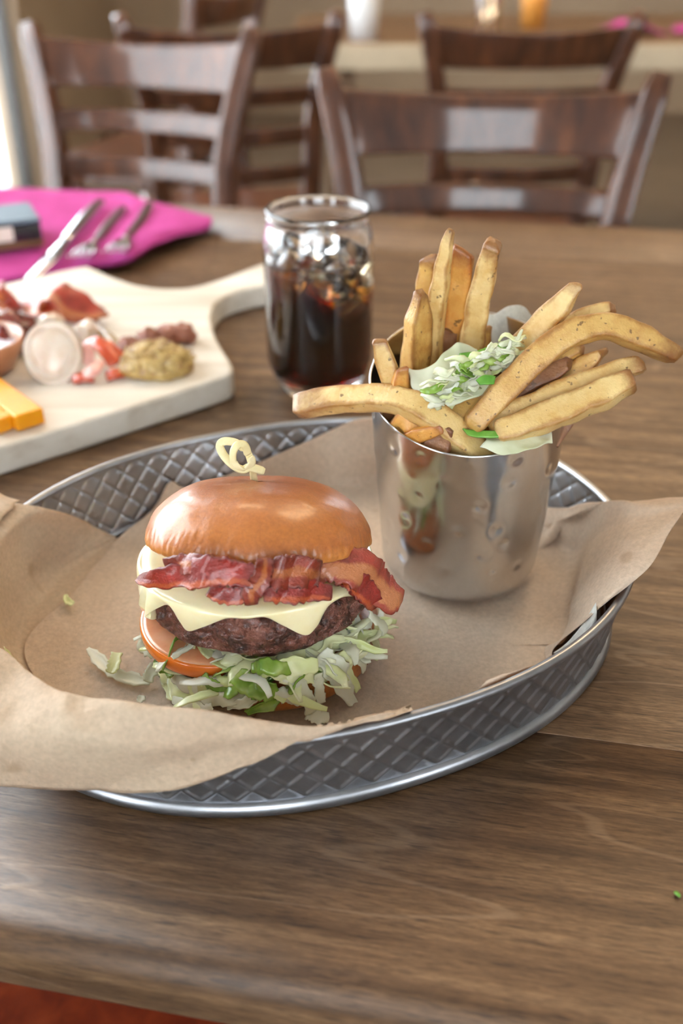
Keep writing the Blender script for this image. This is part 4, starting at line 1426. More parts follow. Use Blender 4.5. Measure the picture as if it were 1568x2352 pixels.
loose('long pale lettuce strand lying left of the burger, its tip pointing at the tray wall', [(202, 1490, 0.002), (228, 1515, 0.001), (262, 1545, 0.001), (315, 1563, 0), (345, 1566, 0)], [0.002, 0.0065, 0.006, 0.0065, 0.003], 'lettuce_white')
loose('short folded lettuce piece on top of the long strand left of the burger', [(252, 1545, 0.003), (262, 1525, 0.005), (268, 1500, 0.007)], [0.0045, 0.006, 0.005], 'lettuce')
loose('lettuce curl touching the burger\'s lower left side', [(338, 1566, 0.002), (350, 1540, 0.004), (366, 1528, 0.005)], [0.004, 0.007, 0.004], 'lettuce_white')
loose('small lettuce scrap on the paper at the far left of the burger', [(150, 1366, 0), (155, 1380, 0.001), (168, 1388, 0)], [0.002, 0.0042, 0.003], 'lettuce')
loose('small upright lettuce scrap just behind the folded paper edge', [(318, 1614, 0), (324, 1604, 0.001), (326, 1598, 0.001)], [0.002, 0.004, 0.003], 'lettuce_white')
loose('thin lettuce strand against the left paper fold', [(-6, 1480, 0.004), (14, 1500, 0.003), (30, 1522, 0.002)], [0.002, 0.004, 0.002], 'lettuce')
P = [at(1550, 2048, TZ + 0.001), at(1556, 2054, TZ + 0.0015), at(1562, 2058, TZ + 0.001)]
tag(sweep('herb_fleck', P, 0.0018, 0.0008, M['scallion'], None, n=8, sec=6), 'tiny green herb fleck on the bare table', 'herb')

# ================================================================== the fry cup
CX, CY = 0.0672, 0.4765
RB, RT = 0.0428, 0.0530
CZ0 = PZ


def rim_z(x, y):
    return 0.8737 + 0.0375 * (x - CX) + 0.3333 * (y - CY)


cup = empty('fry_cup', (CX, CY, CZ0), 'hammered steel fry cup with a slanted rim, standing behind the burger', 'cup')
dr = random.Random(4)
dents = []
for row in range(8):
    for k in range(12):
        dents.append(((k + 0.5 * (row % 2) + dr.uniform(-0.28, 0.28)) / 12 * 2 * PI, 0.013 + row * 0.0132 + dr.uniform(-0.003, 0.003), dr.uniform(0.0032, 0.0046), dr.uniform(0.0005, 0.0009) * dr.choice((1, 1, 1, 1, -0.5))))
vs, uv = [], []
NA, NH = 300, 110
floorN = 8
for i in range(NA):
    a = 2 * PI * i / NA
    ca, sa = math.cos(a), math.sin(a)
    # top height where the cup's side meets the slanted rim
    ht = rim_z(CX + RT * ca, CY + RT * sa) - CZ0
    loc_d = [d for d in dents]
    for j in range(NH):
        t = j / (NH - 1)
        h = t * ht
        r = RB + (RT - RB) * min(1.2, h / 0.119)
        if h < 0.011:
            q = 1 - h / 0.011
            r -= 0.009 * (1 - math.sqrt(max(0, 1 - q * q)))
        for (da, dh, drad, dd) in dents:
            dy = h - dh
            if abs(dy) > drad * 2: continue
            dx_ = ((a - da + PI) % (2 * PI) - PI) * r
            if abs(dx_) > drad * 2: continue
            r -= dd * math.exp(-(dx_ * dx_ + dy * dy) / (drad * drad) * 1.6)
        r += 0.00035 * nz((ca * 3, sa * 3, h * 60), 1.0, 4.4)
        vs.append((CX + r * ca, CY + r * sa, CZ0 + h))
        uv.append((i / NA, t))
fs = grid_faces(NA, NH, True)
fs.append(tuple(reversed([i * NH for i in range(NA)])))
cw = mesh('wall', vs, fs, M['cup'], cup, uvs=uv)
md = cw.modifiers.new('thickness', 'SOLIDIFY'); md.thickness = 0.0009; md.offset = -1


# ------------------------------------------------------------------ fries
def zf(x, y):
    return (650 + x / 1.708, 500 + y / 1.708)


def fry(label, pts, w, t, mat, up=(0.1, -1, 0.3), twist=None, taper=(0.85, 0.7), jit=0.0011, cat='french fry'):
    """pts: picked in the detail view (x, y) with their distance Y; the last one is the tip"""
    P = [aty(*zf(x, y), Y) for x, y, Y in pts]
    o = sweep('french_fry', P, w, t, M[mat], None, up=up, n=40, sec=20, pw=4.2, twist=twist, taper=taper, jit=jit, js=95, skew=(rnd.uniform(-.6, .6), rnd.uniform(-.6, .6)))
    return tag(o, label, cat, 'fries in the steel cup')


K = 0.000137 * 2.0     # metres per detail-view pixel near the cup
fry('short pale fry standing behind the tall fries, second from the left at the back', [(545, 560, .512), (550, 420, .512), (560, 270, .510), (578, 150, .508)], 0.0092, 0.009, 'fry', twist=[0.3, 0.4])
fry('tallest thin fry, its pointed tip the highest of all', [(580, 640, .492), (590, 470, .492), (612, 290, .489), (632, 160, .487), (656, 45, .485)], [0.0095, 0.0092, 0.0090, 0.0070, 0.0032], [0.008, 0.008, 0.007, 0.005, 0.003], 'fry_pale', twist=[0.5, 0.55, 0.6])
fry('thick fry with a browned right side, leftmost of the tall standing ones', [(512, 640, .483), (522, 500, .482), (530, 400, .480), (543, 290, .479)], [0.0125, 0.0125, 0.012, 0.006], [0.011, 0.011, 0.009, 0.005], 'fry', twist=[-0.5, -0.6])
fry('upright fry with a flat orange browned top', [(662, 560, .506), (668, 450, .506), (688, 280, .504), (708, 128, .502)], [0.0105, 0.011, 0.0115, 0.0108], 0.0095, 'fry_orange', twist=[0.2, 0.3], taper=(0.9, 0.92))
fry('upright pale fry with a brown skin tip, rightmost of the tall standing ones', [(728, 570, .497), (745, 460, .497), (780, 270, .495), (826, 92, .494)], [0.0130, 0.0128, 0.0118, 0.0082], 0.0100, 'fry_pale', twist=[0.1, 0.3], taper=(0.9, 0.7))
fry('short browned fry end low between the tall fries', [(640, 560, .500), (650, 440, .502)], [0.010, 0.008], 0.008, 'fry_dark')
fry('hidden golden fry end behind the brown tipped fry', [(770, 560, .508), (788, 430, .508)], [0.009, 0.008], 0.008, 'fry')
fry('small fry leaning on the rim at the cup\'s left', [(450, 730, .462), (425, 640, .462), (395, 550, .463), (374, 480, .464)], [0.0095, 0.0098, 0.0092, 0.0072], [0.008, 0.008, 0.007, 0.005], 'fry_pale', twist=[0.3, 0.2])
fry('stubby golden fry end beside the left rim fry', [(470, 720, .458), (458, 660, .457), (468, 590, .457)], [0.007, 0.0088, 0.006], 0.007, 'fry_orange')
fry('brown edged fry stub left of the pale cabbage leaf', [(500, 740, .466), (498, 660, .468), (505, 610, .468)], 0.009, 0.008, 'fry')
fry('long curved fry hanging out over the left of the cup', [(835, 985, .443), (760, 920, .4405), (680, 850, .440), (590, 780, .4435), (480, 725, .449), (350, 708, .458), (200, 716, .465), (52, 740, .470)], [0.0150, 0.0150, 0.0145, 0.0132, 0.0125, 0.0120, 0.0122, 0.0118], [0.012, 0.012, 0.011, 0.011, 0.010, 0.0095, 0.0095, 0.009], 'fry_pale', up=(0, -0.6, 0.8), taper=(0.9, 0.85))
fry('lumpy golden fry chunk under the long curved fry', [(450, 815, .453), (490, 800, .448), (545, 830, .447)], [0.010, 0.013, 0.009], 0.008, 'fry_orange', jit=0.0022)
fry('split fry wedge with a bright yellow side, by the front rim', [(470, 868, .446), (530, 852, .441), (625, 828, .435)], [0.004, 0.0085, 0.004], [0.005, 0.008, 0.004], 'fry_orange')
fry('brown skin fry chunk leaning at the front rim', [(590, 960, .4385), (610, 890, .4385), (640, 815, .4385)], [0.0125, 0.013, 0.010], 0.009, 'fry_dark', jit=0.0016, twist=[0.4, 0.5])
fry('dark fry end against the inner left rim', [(430, 840, .464), (408, 775, .464), (395, 740, .464)], 0.009, 0.007, 'fry_dark')
fry('thick pale fry pointing up to the right, tapering to a point', [(860, 590, .474), (905, 530, .474), (985, 455, .472), (1080, 350, .470), (1156, 258, .468)], [0.0125, 0.0130, 0.0130, 0.0120, 0.0055], [0.010, 0.010, 0.010, 0.009, 0.005], 'fry_pale', twist=[0.5, 0.4], taper=(0.9, 0.6))
fry('fry tip showing just behind the long arched fry', [(1060, 450, .488), (1130, 408, .488), (1210, 378, .487), (1297, 355, .486)], [0.007, 0.0072, 0.0072, 0.0060], 0.007, 'fry_pale', up=(0, -0.7, 0.7))
fry('long arched fry drooping far out to the right', [(735, 822, .438), (850, 695, .445), (960, 580, .452), (1080, 482, .458), (1200, 432, .462), (1300, 432, .464), (1420, 482, .466), (1552, 548, .468)], [0.0115, 0.0130, 0.0135, 0.0130, 0.0122, 0.0118, 0.0122, 0.0085], [0.009, 0.0105, 0.0105, 0.0105, 0.010, 0.010, 0.0095, 0.007], 'fry', up=(0.1, -0.8, 0.6), taper=(0.8, 0.75))
fry('golden fry lying under the arched fry on the right', [(920, 670, .466), (990, 610, .468), (1080, 545, .470), (1175, 512, .470)], [0.009, 0.010, 0.010, 0.006], 0.009, 'fry', up=(0, -0.7, 0.7))
fry('dark red brown fry between the golden fries on the right', [(880, 705, .460), (960, 655, .462), (1050, 610, .463), (1125, 565, .464)], [0.008, 0.0095, 0.0085, 0.006], 0.008, 'fry_dark', up=(0, -0.7, 0.7))
fry('golden fry with a dark pointed end, above the pale right fries', [(1020, 680, .466), (1100, 640, .466), (1180, 580, .466), (1258, 520, .466)], [0.009, 0.0105, 0.010, 0.003], 0.008, 'fry', up=(0, -0.7, 0.7))
fry('pale fry with a long brown skin end on the right', [(810, 815, .442), (950, 752, .447), (1100, 682, .452), (1250, 622, .456), (1410, 568, .459)], [0.0125, 0.0125, 0.0118, 0.0095, 0.0085], [0.009, 0.009, 0.009, 0.008, 0.007], 'fry_pale', up=(0, -0.75, 0.65), taper=(0.8, 0.8))
fry('broad pale fry lowest on the right, resting on the rim', [(840, 850, .434), (950, 810, .436), (1100, 755, .440), (1250, 692, .444), (1372, 632, .448)], [0.0105, 0.0128, 0.0135, 0.0135, 0.0105], [0.010, 0.011, 0.011, 0.011, 0.009], 'fry_pale', up=(0.1, -0.8, 0.6), twist=[0.2, 0.3], taper=(0.8, 0.85))
fry('browned fry chip inside the right rim', [(1040, 880, .452), (1100, 800, .458)], [0.010, 0.008], 0.006, 'fry_dark')
fry('golden fry half hidden below the shredded cabbage', [(640, 790, .448), (740, 760, .452), (800, 740, .456)], [0.010, 0.013, 0.010], 0.010, 'fry', up=(0, -0.6, 0.8))
for k in range(12):   # fries deeper in the cup that close the gaps
    a = k * 2.4
    rr = 0.012 + 0.022 * ((k * 0.37) % 1)
    x, y = CX + rr * math.cos(a), CY + rr * math.sin(a)
    z1 = rim_z(x, y) - 0.012 - 0.006 * (k % 3)
    P = [np.array([CX + 0.7 * rr * math.cos(a + .4), CY + 0.7 * rr * math.sin(a + .4), CZ0 + 0.02]), np.array([x, y, z1])]
    o = sweep('french_fry', P, 0.011, 0.010, M[['fry', 'fry_dark', 'fry_orange'][k % 3]], None, n=14, sec=16, pw=4, jit=0.001, up=(0.3, -1, 0.1))
    tag(o, 'fry buried deep in the steel cup, mostly hidden by those above', 'french fry', 'buried fries in the steel cup')


# ------------------------------------------------------------------ garnish on the fries
def sheet(name, label, cat, net, mat, m=40, n=34, thick=0.0006, ruf=0.0020, rs=120, group=None):
    rows = [[aty(*zf(x, y), Y) for x, y, Y in r] for r in net]
    o = patch(name, rows, M[mat], m, n, None, thick, lambda g: g + np.array([[[ruf * nz(p, rs, 2), ruf * nz(p, rs, 5), ruf * nz(p, rs, 8)] for p in r] for r in g]))
    return tag(o, label, cat, group)


sheet('cabbage_leaf', 'pale cabbage leaf in the middle of the fries, left of the shreds', 'cabbage',
      [[(490, 590, .462), (500, 660, .452), (530, 720, .446)], [(560, 598, .460), (570, 650, .450), (600, 738, .444)], [(620, 540, .466), (640, 620, .454), (680, 730, .446)], [(690, 490, .470), (720, 590, .460), (760, 700, .448)], [(760, 510, .470), (800, 590, .460), (830, 670, .450)]], 'cabbage')
sheet('cabbage_leaf', 'curved cabbage leaf lying along the front rim of the cup', 'cabbage',
      [[(770, 905, .428), (800, 885, .430), (800, 865, .434)], [(870, 940, .4235), (890, 900, .428), (880, 862, .434)], [(960, 915, .4245), (960, 880, .430), (950, 850, .436)], [(1030, 893, .428), (1040, 860, .434), (1020, 845, .438)], [(1066, 885, .432), (1062, 850, .436), (1045, 815, .442)]], 'cabbage')
sheet('scallion_slice', 'bright green scallion strip above the shredded cabbage', 'scallion',
      [[(690, 535, .462), (695, 560, .458)], [(760, 525, .462), (770, 560, .456)], [(830, 500, .464), (850, 535, .458)], [(890, 478, .466), (900, 500, .462)]], 'scallion', 16, 8, 0.0012, 0.0005)
sheet('scallion_slice', 'green scallion strip beside the leaf at the front rim', 'scallion',
      [[(705, 828, .436), (725, 850, .433)], [(760, 835, .435), (770, 862, .431)], [(830, 835, .434), (840, 862, .430)], [(905, 828, .434), (890, 842, .432)]], 'scallion', 16, 8, 0.0009, 0.0005)
sheet('scallion_slice', 'small green scallion ring scrap in the cabbage shreds', 'scallion',
      [[(755, 640, .440), (770, 655, .438)], [(790, 620, .441), (800, 655, .438)], [(830, 625, .442), (825, 655, .439)]], 'scallion', 10, 8, 0.001, 0.0006)
gr = random.Random(12)
for k in range(95):
    u, v = gr.uniform(0, 1), gr.uniform(-1, 1)
    x0 = 585 + 345 * u
    y0 = 690 - 165 * u + 72 * v
    L = gr.uniform(50, 125)
    a = gr.uniform(-0.9, 0.5)
    Y0 = 0.4415 + 0.020 * u + gr.uniform(-0.003, 0.003)
    pts = [(x0 - L / 2 * math.cos(a), y0 - L / 2 * math.sin(a), Y0 + 0.003), (x0 - L / 5 * math.cos(a), y0 - L / 5 * math.sin(a) - gr.uniform(-16, 18), Y0), (x0 + L / 6, y0 - gr.uniform(-14, 16), Y0 - 0.001), (x0 + L / 2 * math.cos(a), y0 + L / 2 * math.sin(a), Y0 + 0.003)]
    P = [aty(*zf(*p[:2]), p[2]) for p in pts]
    o = ribbon('cabbage_shred', P, [0.0012, gr.uniform(0.0016, 0.0042), gr.uniform(0.0016, 0.0042), 0.001], M[gr.choices(['cabbage', 'lettuce_white', 'lettuce', 'lettuce_green'], [5, 3, 2, 1.2])[0]], None, up=(gr.uniform(-.5, .5), -0.7, 0.7), n=18, m=5,
               thick=0.0006, twist=[gr.uniform(-1, 1), gr.uniform(-1, 1), gr.uniform(-1, 1)], crink=0.0012, cs=190, jag=0.3, curl=gr.uniform(-.3, .3))
    tag(o, 'thin cabbage shred in the pale heap on top of the fries', 'cabbage', 'cabbage shreds on the fries')
# white paper lining the back of the cup
sheet('paper_lining', 'pale greaseproof paper standing up behind the fries in the cup', 'paper',
      [[(795, 500, .510), (792, 430, .513), (790, 368, .516)], [(850, 500, .518), (840, 430, .521), (825, 380, .523)], [(900, 480, .522), (895, 410, .524), (890, 345, .526)], [(950, 470, .522), (950, 420, .524), (945, 350, .526)], [(1000, 450, .518), (995, 430, .520), (985, 410, .522)]], 'white_paper', 20, 16, 0.0003, 0.0006)

# ================================================================== the glass of cola
GX, GY = mid_at(735, 1) * 0, 0
gb = at(735, 884, TZ)
GX, GY = gb[0], gb[1]
top = aty(725, 476, GY)
GH = top[2] - TZ
GR = 0.0415


glass = empty('drinking_glass', (GX, GY, TZ), 'can shaped glass of dark cola with ice, behind the tray', 'glass')
h = GH
out = [(0.0005, 0.0008), (0.022, 0.0006), (0.0285, 0.0), (0.0310, 0.0010), (0.0345, 0.0070), (0.0385, 0.0150), (0.0408, 0.0230), (0.0415, 0.0320), (0.0417, h * 0.5), (0.0417, h * 0.76),
       (0.0412, h * 0.83), (0.0398, h * 0.89), (0.0386, h * 0.925), (0.0384, h * 0.95), (0.0392, h * 0.972), (0.0395, h * 0.988), (0.0388, h * 0.998), (0.0380, h), (0.0370, h * 0.995)]
inn = [(0.0362, h * 0.97), (0.0360, h * 0.93), (0.0372, h * 0.89), (0.0387, h * 0.83), (0.0392, h * 0.76), (0.0392, h * 0.5), (0.0390, 0.034), (0.0382, 0.025), (0.0355, 0.0175), (0.031, 0.0125), (0.022, 0.0100), (0.0005, 0.0095)]


def dense(pr, n):
    return [tuple(p) for p in cat1(np.array(pr), n)]


lathe('glass_body', dense(out, 56) + dense(inn, 40), M['glass'], glass, c=(GX, GY, TZ), n=96, cap=False)
LH = h * 0.745      # cola level
liq = [(0.0004, 0.0092), (0.022, 0.0097), (0.0312, 0.0122), (0.0358, 0.0173), (0.0385, 0.0250), (0.0393, 0.0342), (0.0395, h * 0.5), (0.0395, LH - 0.001), (0.0394, LH), (0.0004, LH)]   # its wall just inside the glass, so no air lies between
cola = lathe('cola', liq, M['cola'], glass, c=(GX, GY, TZ), n=96, cap=False)
ICE = [(-0.017, -0.021, LH - 0.005, 0.025, (0.3, 0.5, 0.2)), (0.013, -0.022, LH - 0.009, 0.027, (0.6, 0.2, 0.7)), (0.024, 0.004, LH - 0.006, 0.027, (0.2, 0.7, 1.0)),
       (0.007, 0.022, LH - 0.008, 0.028, (0.9, 0.3, 0.3)), (0.002, -0.004, LH + 0.012, 0.020, (0.5, 0.6, 0.4)), (0.018, -0.010, LH - 0.033, 0.022, (0.1, 0.9, 0.5)), (-0.021, 0.008, LH + 0.001, 0.022, (0.4, 0.1, 1.2)), (0.012, 0.016, LH - 0.034, 0.022, (0.7, 0.4, 0.2))]
cuts = []
names = ['ice cube at the front left of the cola', 'ice cube against the front of the glass', 'ice cube at the right side of the cola', 'ice cube at the back of the cola', 'ice cube on top, rising clear of the cola', 'ice cube sunk below the others in the amber cola', 'ice cube at the left wall of the glass', 'lowest ice cube, deep in the cola behind the others']
for (x, y, z, s_, rot), lb_ in zip(ICE, names):
    m = rot3(*rot)
    nd = 8
    # rounded cube from a cube-sphere
    vs, fs = [], []
    for ax in range(3):
        for sg in (-1, 1):
            b0 = len(vs)
            for i in range(nd + 1):
                for j in range(nd + 1):
                    q = np.zeros(3)
                    q[ax] = sg; q[(ax + 1) % 3] = -1 + 2 * i / nd; q[(ax + 2) % 3] = -1 + 2 * j / nd
                    q = q / (np.sum(np.abs(q) ** 5) ** 0.2)
                    q *= 1 + 0.05 * nz(q, 1.6, s_ * 900)
                    p = m @ (q * s_ / 2 * 1.05)
                    rr = math.hypot(x + p[0], y + p[1])
                    if rr > 0.0380:
                        k_ = 0.0380 / rr
                        p = np.array([(x + p[0]) * k_ - x, (y + p[1]) * k_ - y, p[2]])
                    vs.append(p + np.array([GX + x, GY + y, TZ + z]))
            for i in range(nd):
                for j in range(nd):
                    a = b0 + i * (nd + 1) + j
                    qd = (a, a + nd + 1, a + nd + 2, a + 1)
                    fs.append(qd if sg > 0 else qd[::-1])
    o = mesh('ice_cube', vs, fs, M['ice'])
    import bmesh as _bm
    bm = _bm.new(); bm.from_mesh(o.data); _bm.ops.remove_doubles(bm, verts=bm.verts, dist=1e-5); _bm.ops.recalc_face_normals(bm, faces=bm.faces); bm.to_mesh(o.data); bm.free()
    tag(o, lb_, 'ice', 'ice cubes in the cola')
    cc = np.array([GX + x, GY + y, TZ + z])
    me = o.data.copy()
    for v in me.vertices:
        v.co = Vector(cc + (np.array(v.co) - cc) * 0.965)
    cut = bpy.data.objects.new('ice_cut', me)
    COL.objects.link(cut)
    cuts.append(cut)
    bo = cola.modifiers.new('ice', 'BOOLEAN'); bo.operation = 'DIFFERENCE'; bo.object = cut; bo.solver = 'EXACT'
bpy.context.view_layer.update()
dg = bpy.context.evaluated_depsgraph_get()
me = bpy.data.meshes.new_from_object(cola.evaluated_get(dg))
cola.modifiers.clear()
cola.data = me
for cut in cuts:
    bpy.data.objects.remove(cut)

# ================================================================== the serving board
BZ = 0.772
bout = [(-160, 690), (-60, 668), (60, 640), (185, 613), (215, 617), (250, 632), (300, 650), (350, 660), (400, 662), (450, 657), (520, 636), (600, 606), (700, 576), (765, 572), (790, 590), (775, 618),
        (700, 636), (620, 652), (560, 664), (520, 678), (494, 698), (486, 722), (488, 750), (500, 782), (520, 815), (534, 840), (530, 856), (505, 868), (400, 902), (200, 965), (0, 1026), (-160, 1075)]
pts = np.array([at(px, py, BZ)[:2] for px, py in bout])
# close on itself smoothly
sm = []
for i in range(len(pts) - 1):
    q = cat1(pts[max(0, i - 1):i + 3], 13) if 0 < i < len(pts) - 2 else None
    if q is None: sm.append(pts[i])
    else: sm += list(q[4:8])
sm.append(pts[-1])
board = empty('serving_board', (-0.35, 0.85, TZ), 'pale wooden serving board with a handle, holding meats and pickles', 'board')
bo_ = prism('board_slab', [tuple(p) for p in sm][::-1], TZ + 0.0005, BZ, M['board'], board, bevel=0.003)


def mk_board():
    b = NB('pale grained maple')
    v = b.coord((2.2, 26, 26), rot=(0, 0, R(-24)))
    f = b.noise(v, 1.6, 5, 0.6, 0.3)
    b.color(b.ramp(f, [(0.3, (0.50, 0.43, 0.34)), (0.5, (0.68, 0.62, 0.53)), (0.75, (0.77, 0.72, 0.64))]))
    b.set(Roughness=0.45)
    return b.m


bo_.data.materials[0] = mk_board()

M['meat_red'] = mk_bacon('cured red meat', (0.46, 0.042, 0.020), (0.55, 0.16, 0.05), (0.08, 0.012, 0.012), (0.75, 0.95))
M['jam'] = mk_food('dark red relish', [(0.3, (0.05, 0.008, 0.006)), (0.7, (0.22, 0.025, 0.015))], 60, 0.2, 0.5, 120, coat=0.6)
M['onion'] = mk_food('pale pickled onion', [(0.3, (0.66, 0.46, 0.32)), (0.6, (0.78, 0.66, 0.55)), (0.8, (0.84, 0.78, 0.72))], 45, 0.3, 0.3, 80, sss=0.2, coat=0.3)
M['pink'] = mk_food('pink pickle', [(0.3, (0.72, 0.30, 0.24)), (0.7, (0.84, 0.52, 0.46))], 60, 0.3, 0.2, 90, sss=0.2, coat=0.3)
M['pepper'] = mk_food('red pepper flesh', [(0.3, (0.46, 0.035, 0.012)), (0.7, (0.62, 0.10, 0.025))], 50, 0.25, 0.2, 90, coat=0.5)
M['mustard'] = mk_food('whole grain mustard', [(0.3, (0.28, 0.13, 0.04)), (0.5, (0.58, 0.37, 0.10)), (0.7, (0.78, 0.60, 0.25))], 130, 0.35, 0.9, 300, coat=0.3, dist=0.003)
M['nut'] = mk_food('reddish candied nut', [(0.3, (0.20, 0.055, 0.03)), (0.7, (0.40, 0.15, 0.085))], 110, 0.4, 0.8, 200, dist=0.002)
M['cheddar'] = mk_food('orange cheddar', [(0.3, (0.80, 0.30, 0.004)), (0.7, (0.88, 0.38, 0.006))], 30, 0.4, 0.15, 120, sss=0.15)
M['terracotta'] = plain('copper brown clay', (0.42, 0.17, 0.075), 0.35, coat=0.3)
M['pickle'] = mk_food('olive pickle', [(0.3, (0.16, 0.10, 0.03)), (0.7, (0.34, 0.20, 0.07))], 60, 0.3, 0.3, 120, coat=0.4)


def bp(px, py, z=0.0):
    return at(px, py, BZ + z)


def onboard(name, label, cat, pts, w, t, mat, up=(0, -0.5, 0.9), group=None, **kw):
    P = [bp(*p) for p in pts]
    o = sweep(name, P, w, t, M[mat], None, up=up, n=30, sec=16, **kw)
    return tag(o, label, cat, group)


onboard('cured_meat', 'folded red cured meat slice with a raised peak on the board', 'meat', [(75, 712, .004), (105, 690, .016), (128, 668, .030), (160, 690, .022), (205, 712, .013), (246, 722, .006)], [0.012, 0.022, 0.026, 0.028, 0.020, 0.010], 0.004, 'meat_red', pw=2.4, jit=0.003, js=60, ripple=0.002, wf=1.5)
onboard('cured_meat', 'purplish cured meat slice lying behind the onion half', 'meat', [(50, 700, .004), (95, 705, .010), (150, 716, .008), (225, 735, .004)], [0.012, 0.02, 0.02, 0.012], 0.004, 'meat_red', pw=2.4, jit=0.003, js=60, ripple=0.002, wf=1.5)
onboard('cured_meat', 'orange edged cured meat curl at the board\'s left', 'meat', [(-40, 690, .006), (-5, 668, .022), (14, 690, .012), (40, 712, .006)], [0.012, 0.022, 0.02, 0.012], 0.004, 'meat_red', pw=2.4, jit=0.003, js=60, ripple=0.002, wf=1.5)
tag(blob('relish', bp(12, 768, .012), (0.028, 0.024, 0.018), M['jam'], None, 0.25, 2.5, seed=3), 'dark red relish heap behind the clay bowl', 'relish')
# clay bowl
bc_ = bp(-42, 850, 0)
bowl = empty('clay_bowl', tuple(bc_), 'copper brown clay dip bowl cut off by the photo\'s left edge', 'bowl')
lathe('bowl_wall', [(0.0005, 0.001), (0.022, 0.0005), (0.027, 0.004), (0.034, 0.018), (0.0365, 0.027), (0.0350, 0.0278), (0.0325, 0.0265), (0.030, 0.018), (0.022, 0.006), (0.0005, 0.005)], M['terracotta'], bowl, c=bc_, n=60, cap=False)
lathe('dip', [(0.0005, 0.019), (0.030, 0.0195)], M['jam'], bowl, c=bc_, n=40, cap=False)
# onion half on edge, facing the camera
oc = bp(122, 812, .0185)
on_m = rot3(R(58), R(4), R(8))
onion = empty('pickled_onion', tuple(oc), 'pale halved pickled onion propped up beside the red peppers', 'onion')
lathe('onion_shell', [(0.0005, -0.014), (0.012, -0.012), (0.0195, -0.006), (0.0225, 0.0), (0.0222, 0.003)], M['onion'], onion, c=oc, n=48, M=on_m @ np.diag([1, 1.15, 1]), cap=False)
blob('onion_heart', oc + on_m @ np.array([0, 0.001, 0.002]), (0.016, 0.019, 0.0045), M['onion'], onion, 0.12, 1.6, on_m, seed=4)
for i, rr in enumerate((0.0215, 0.0165)):
    lathe('onion_layer', [(rr, 0.0015), (rr, 0.0034 + 0.0003 * i), (rr - 0.0015, 0.0037 + 0.0003 * i), (max(0.0005, rr - 0.0048), 0.0034 + 0.0003 * i), (max(0.0004, rr - 0.0052), 0.0025)], M['onion'], onion, c=oc, n=48, M=on_m @ np.diag([1, 1.15, 1]), cap=False)
tag(blob('onion_piece', bp(200, 765, .010), (0.010, 0.009, 0.010), M['onion'], None, 0.35, 2, seed=8), 'small white onion chunk above the red peppers', 'onion')
tag(blob('onion_piece', bp(120, 740, .012), (0.010, 0.008, 0.007), M['onion'], None, 0.35, 2, seed=18), 'small onion scrap tucked behind the onion half', 'onion')
onboard('pepper_slice', 'red orange pepper strip beside the onion half', 'pepper', [(195, 800, .012), (220, 785, .018), (245, 810, .013), (262, 838, .006)], 0.011, 0.004, 'pepper', pw=2.4, jit=0.001)
onboard('pepper_slice', 'red orange pepper strip curled below the pickle spear', 'pepper', [(215, 785, .016), (250, 795, .016), (275, 822, .008)], 0.010, 0.004, 'pepper', pw=2.4, jit=0.001)
onboard('pink_pickle', 'pink pickle slice standing upright between the peppers', 'pickle', [(200, 790, .020), (203, 815, .013), (205, 840, .006)], [0.007, 0.010, 0.008], 0.004, 'pink', pw=2.4)
onboard('pink_pickle', 'pink pickle slice lying curved over the red pepper', 'pickle', [(188, 862, .005), (212, 850, .010), (232, 832, .011)], [0.009, 0.013, 0.008], 0.004, 'pink', pw=2.4)
onboard('pepper_slice', 'bright red pepper scrap at the front of the board\'s heap', 'pepper', [(168, 872, .003), (190, 866, .005), (215, 868, .003)], 0.009, 0.004, 'pepper', pw=2.4)
onboard('pepper_slice', 'bright red pepper scrap nearest the mustard', 'pepper', [(245, 864, .003), (262, 858, .005), (282, 856, .003)], 0.010, 0.005, 'pepper', pw=2.4)
onboard('pickle_spear', 'thin olive brown pickle spear leaning behind the peppers', 'pickle', [(215, 745, .010), (250, 775, .010), (285, 803, .006)], [0.006, 0.008, 0.006], 0.006, 'pickle', pw=2.4)
mus = empty('mustard', tuple(bp(362, 830, 0)), 'heap of whole grain mustard at the right of the board', 'mustard')
blob('mustard_heap', bp(362, 835, .006), (0.029, 0.022, 0.016), M['mustard'], mus, 0.25, 2.4, seed=5, detail=0.10, ds=9)
gr = random.Random(6)
gm_v, gm_f = [], []
for k in range(240):
    th, ph = gr.uniform(0, 2 * PI), gr.uniform(0.05, 1.45)
    d = np.array([math.sin(ph) * math.cos(th), math.sin(ph) * math.sin(th), math.cos(ph)])
    c = bp(362, 835, .006) + d * np.array([0.0295, 0.0225, 0.0165]) * (1 + 0.25 * nz(d, 2.4, 5))
    b0 = len(gm_v)
    s_ = gr.uniform(0.0011, 0.0018)
    for v in ((1, 0, 0), (-1, 0, 0), (0, 1, 0), (0, -1, 0), (0, 0, 1), (0, 0, -1)): gm_v.append(c + np.array(v) * s_)
    gm_f += [tuple(b0 + i for i in f) for f in ((0, 2, 4), (2, 1, 4), (1, 3, 4), (3, 0, 4), (2, 0, 5), (1, 2, 5), (3, 1, 5), (0, 3, 5))]
g_ = mesh('mustard_seeds', gm_v, gm_f, M['mustard'], mus)
g_['kind'] = 'stuff'
for k, (px, py, lb_) in enumerate(((418, 768, 'reddish candied nut behind the mustard, nearest the board handle'), (385, 770, 'reddish candied nut touching the back of the mustard'), (345, 778, 'reddish candied nut half sunk in the mustard\'s back'), (300, 800, 'dark reddish nut at the left end of the mustard'))):
    tag(blob('candied_nut', bp(px, py, .007), (0.011, 0.009, 0.009), M['nut'], None, 0.35, 2.6, seed=20 + k, detail=0.12), lb_, 'nut', 'candied nuts by the mustard')


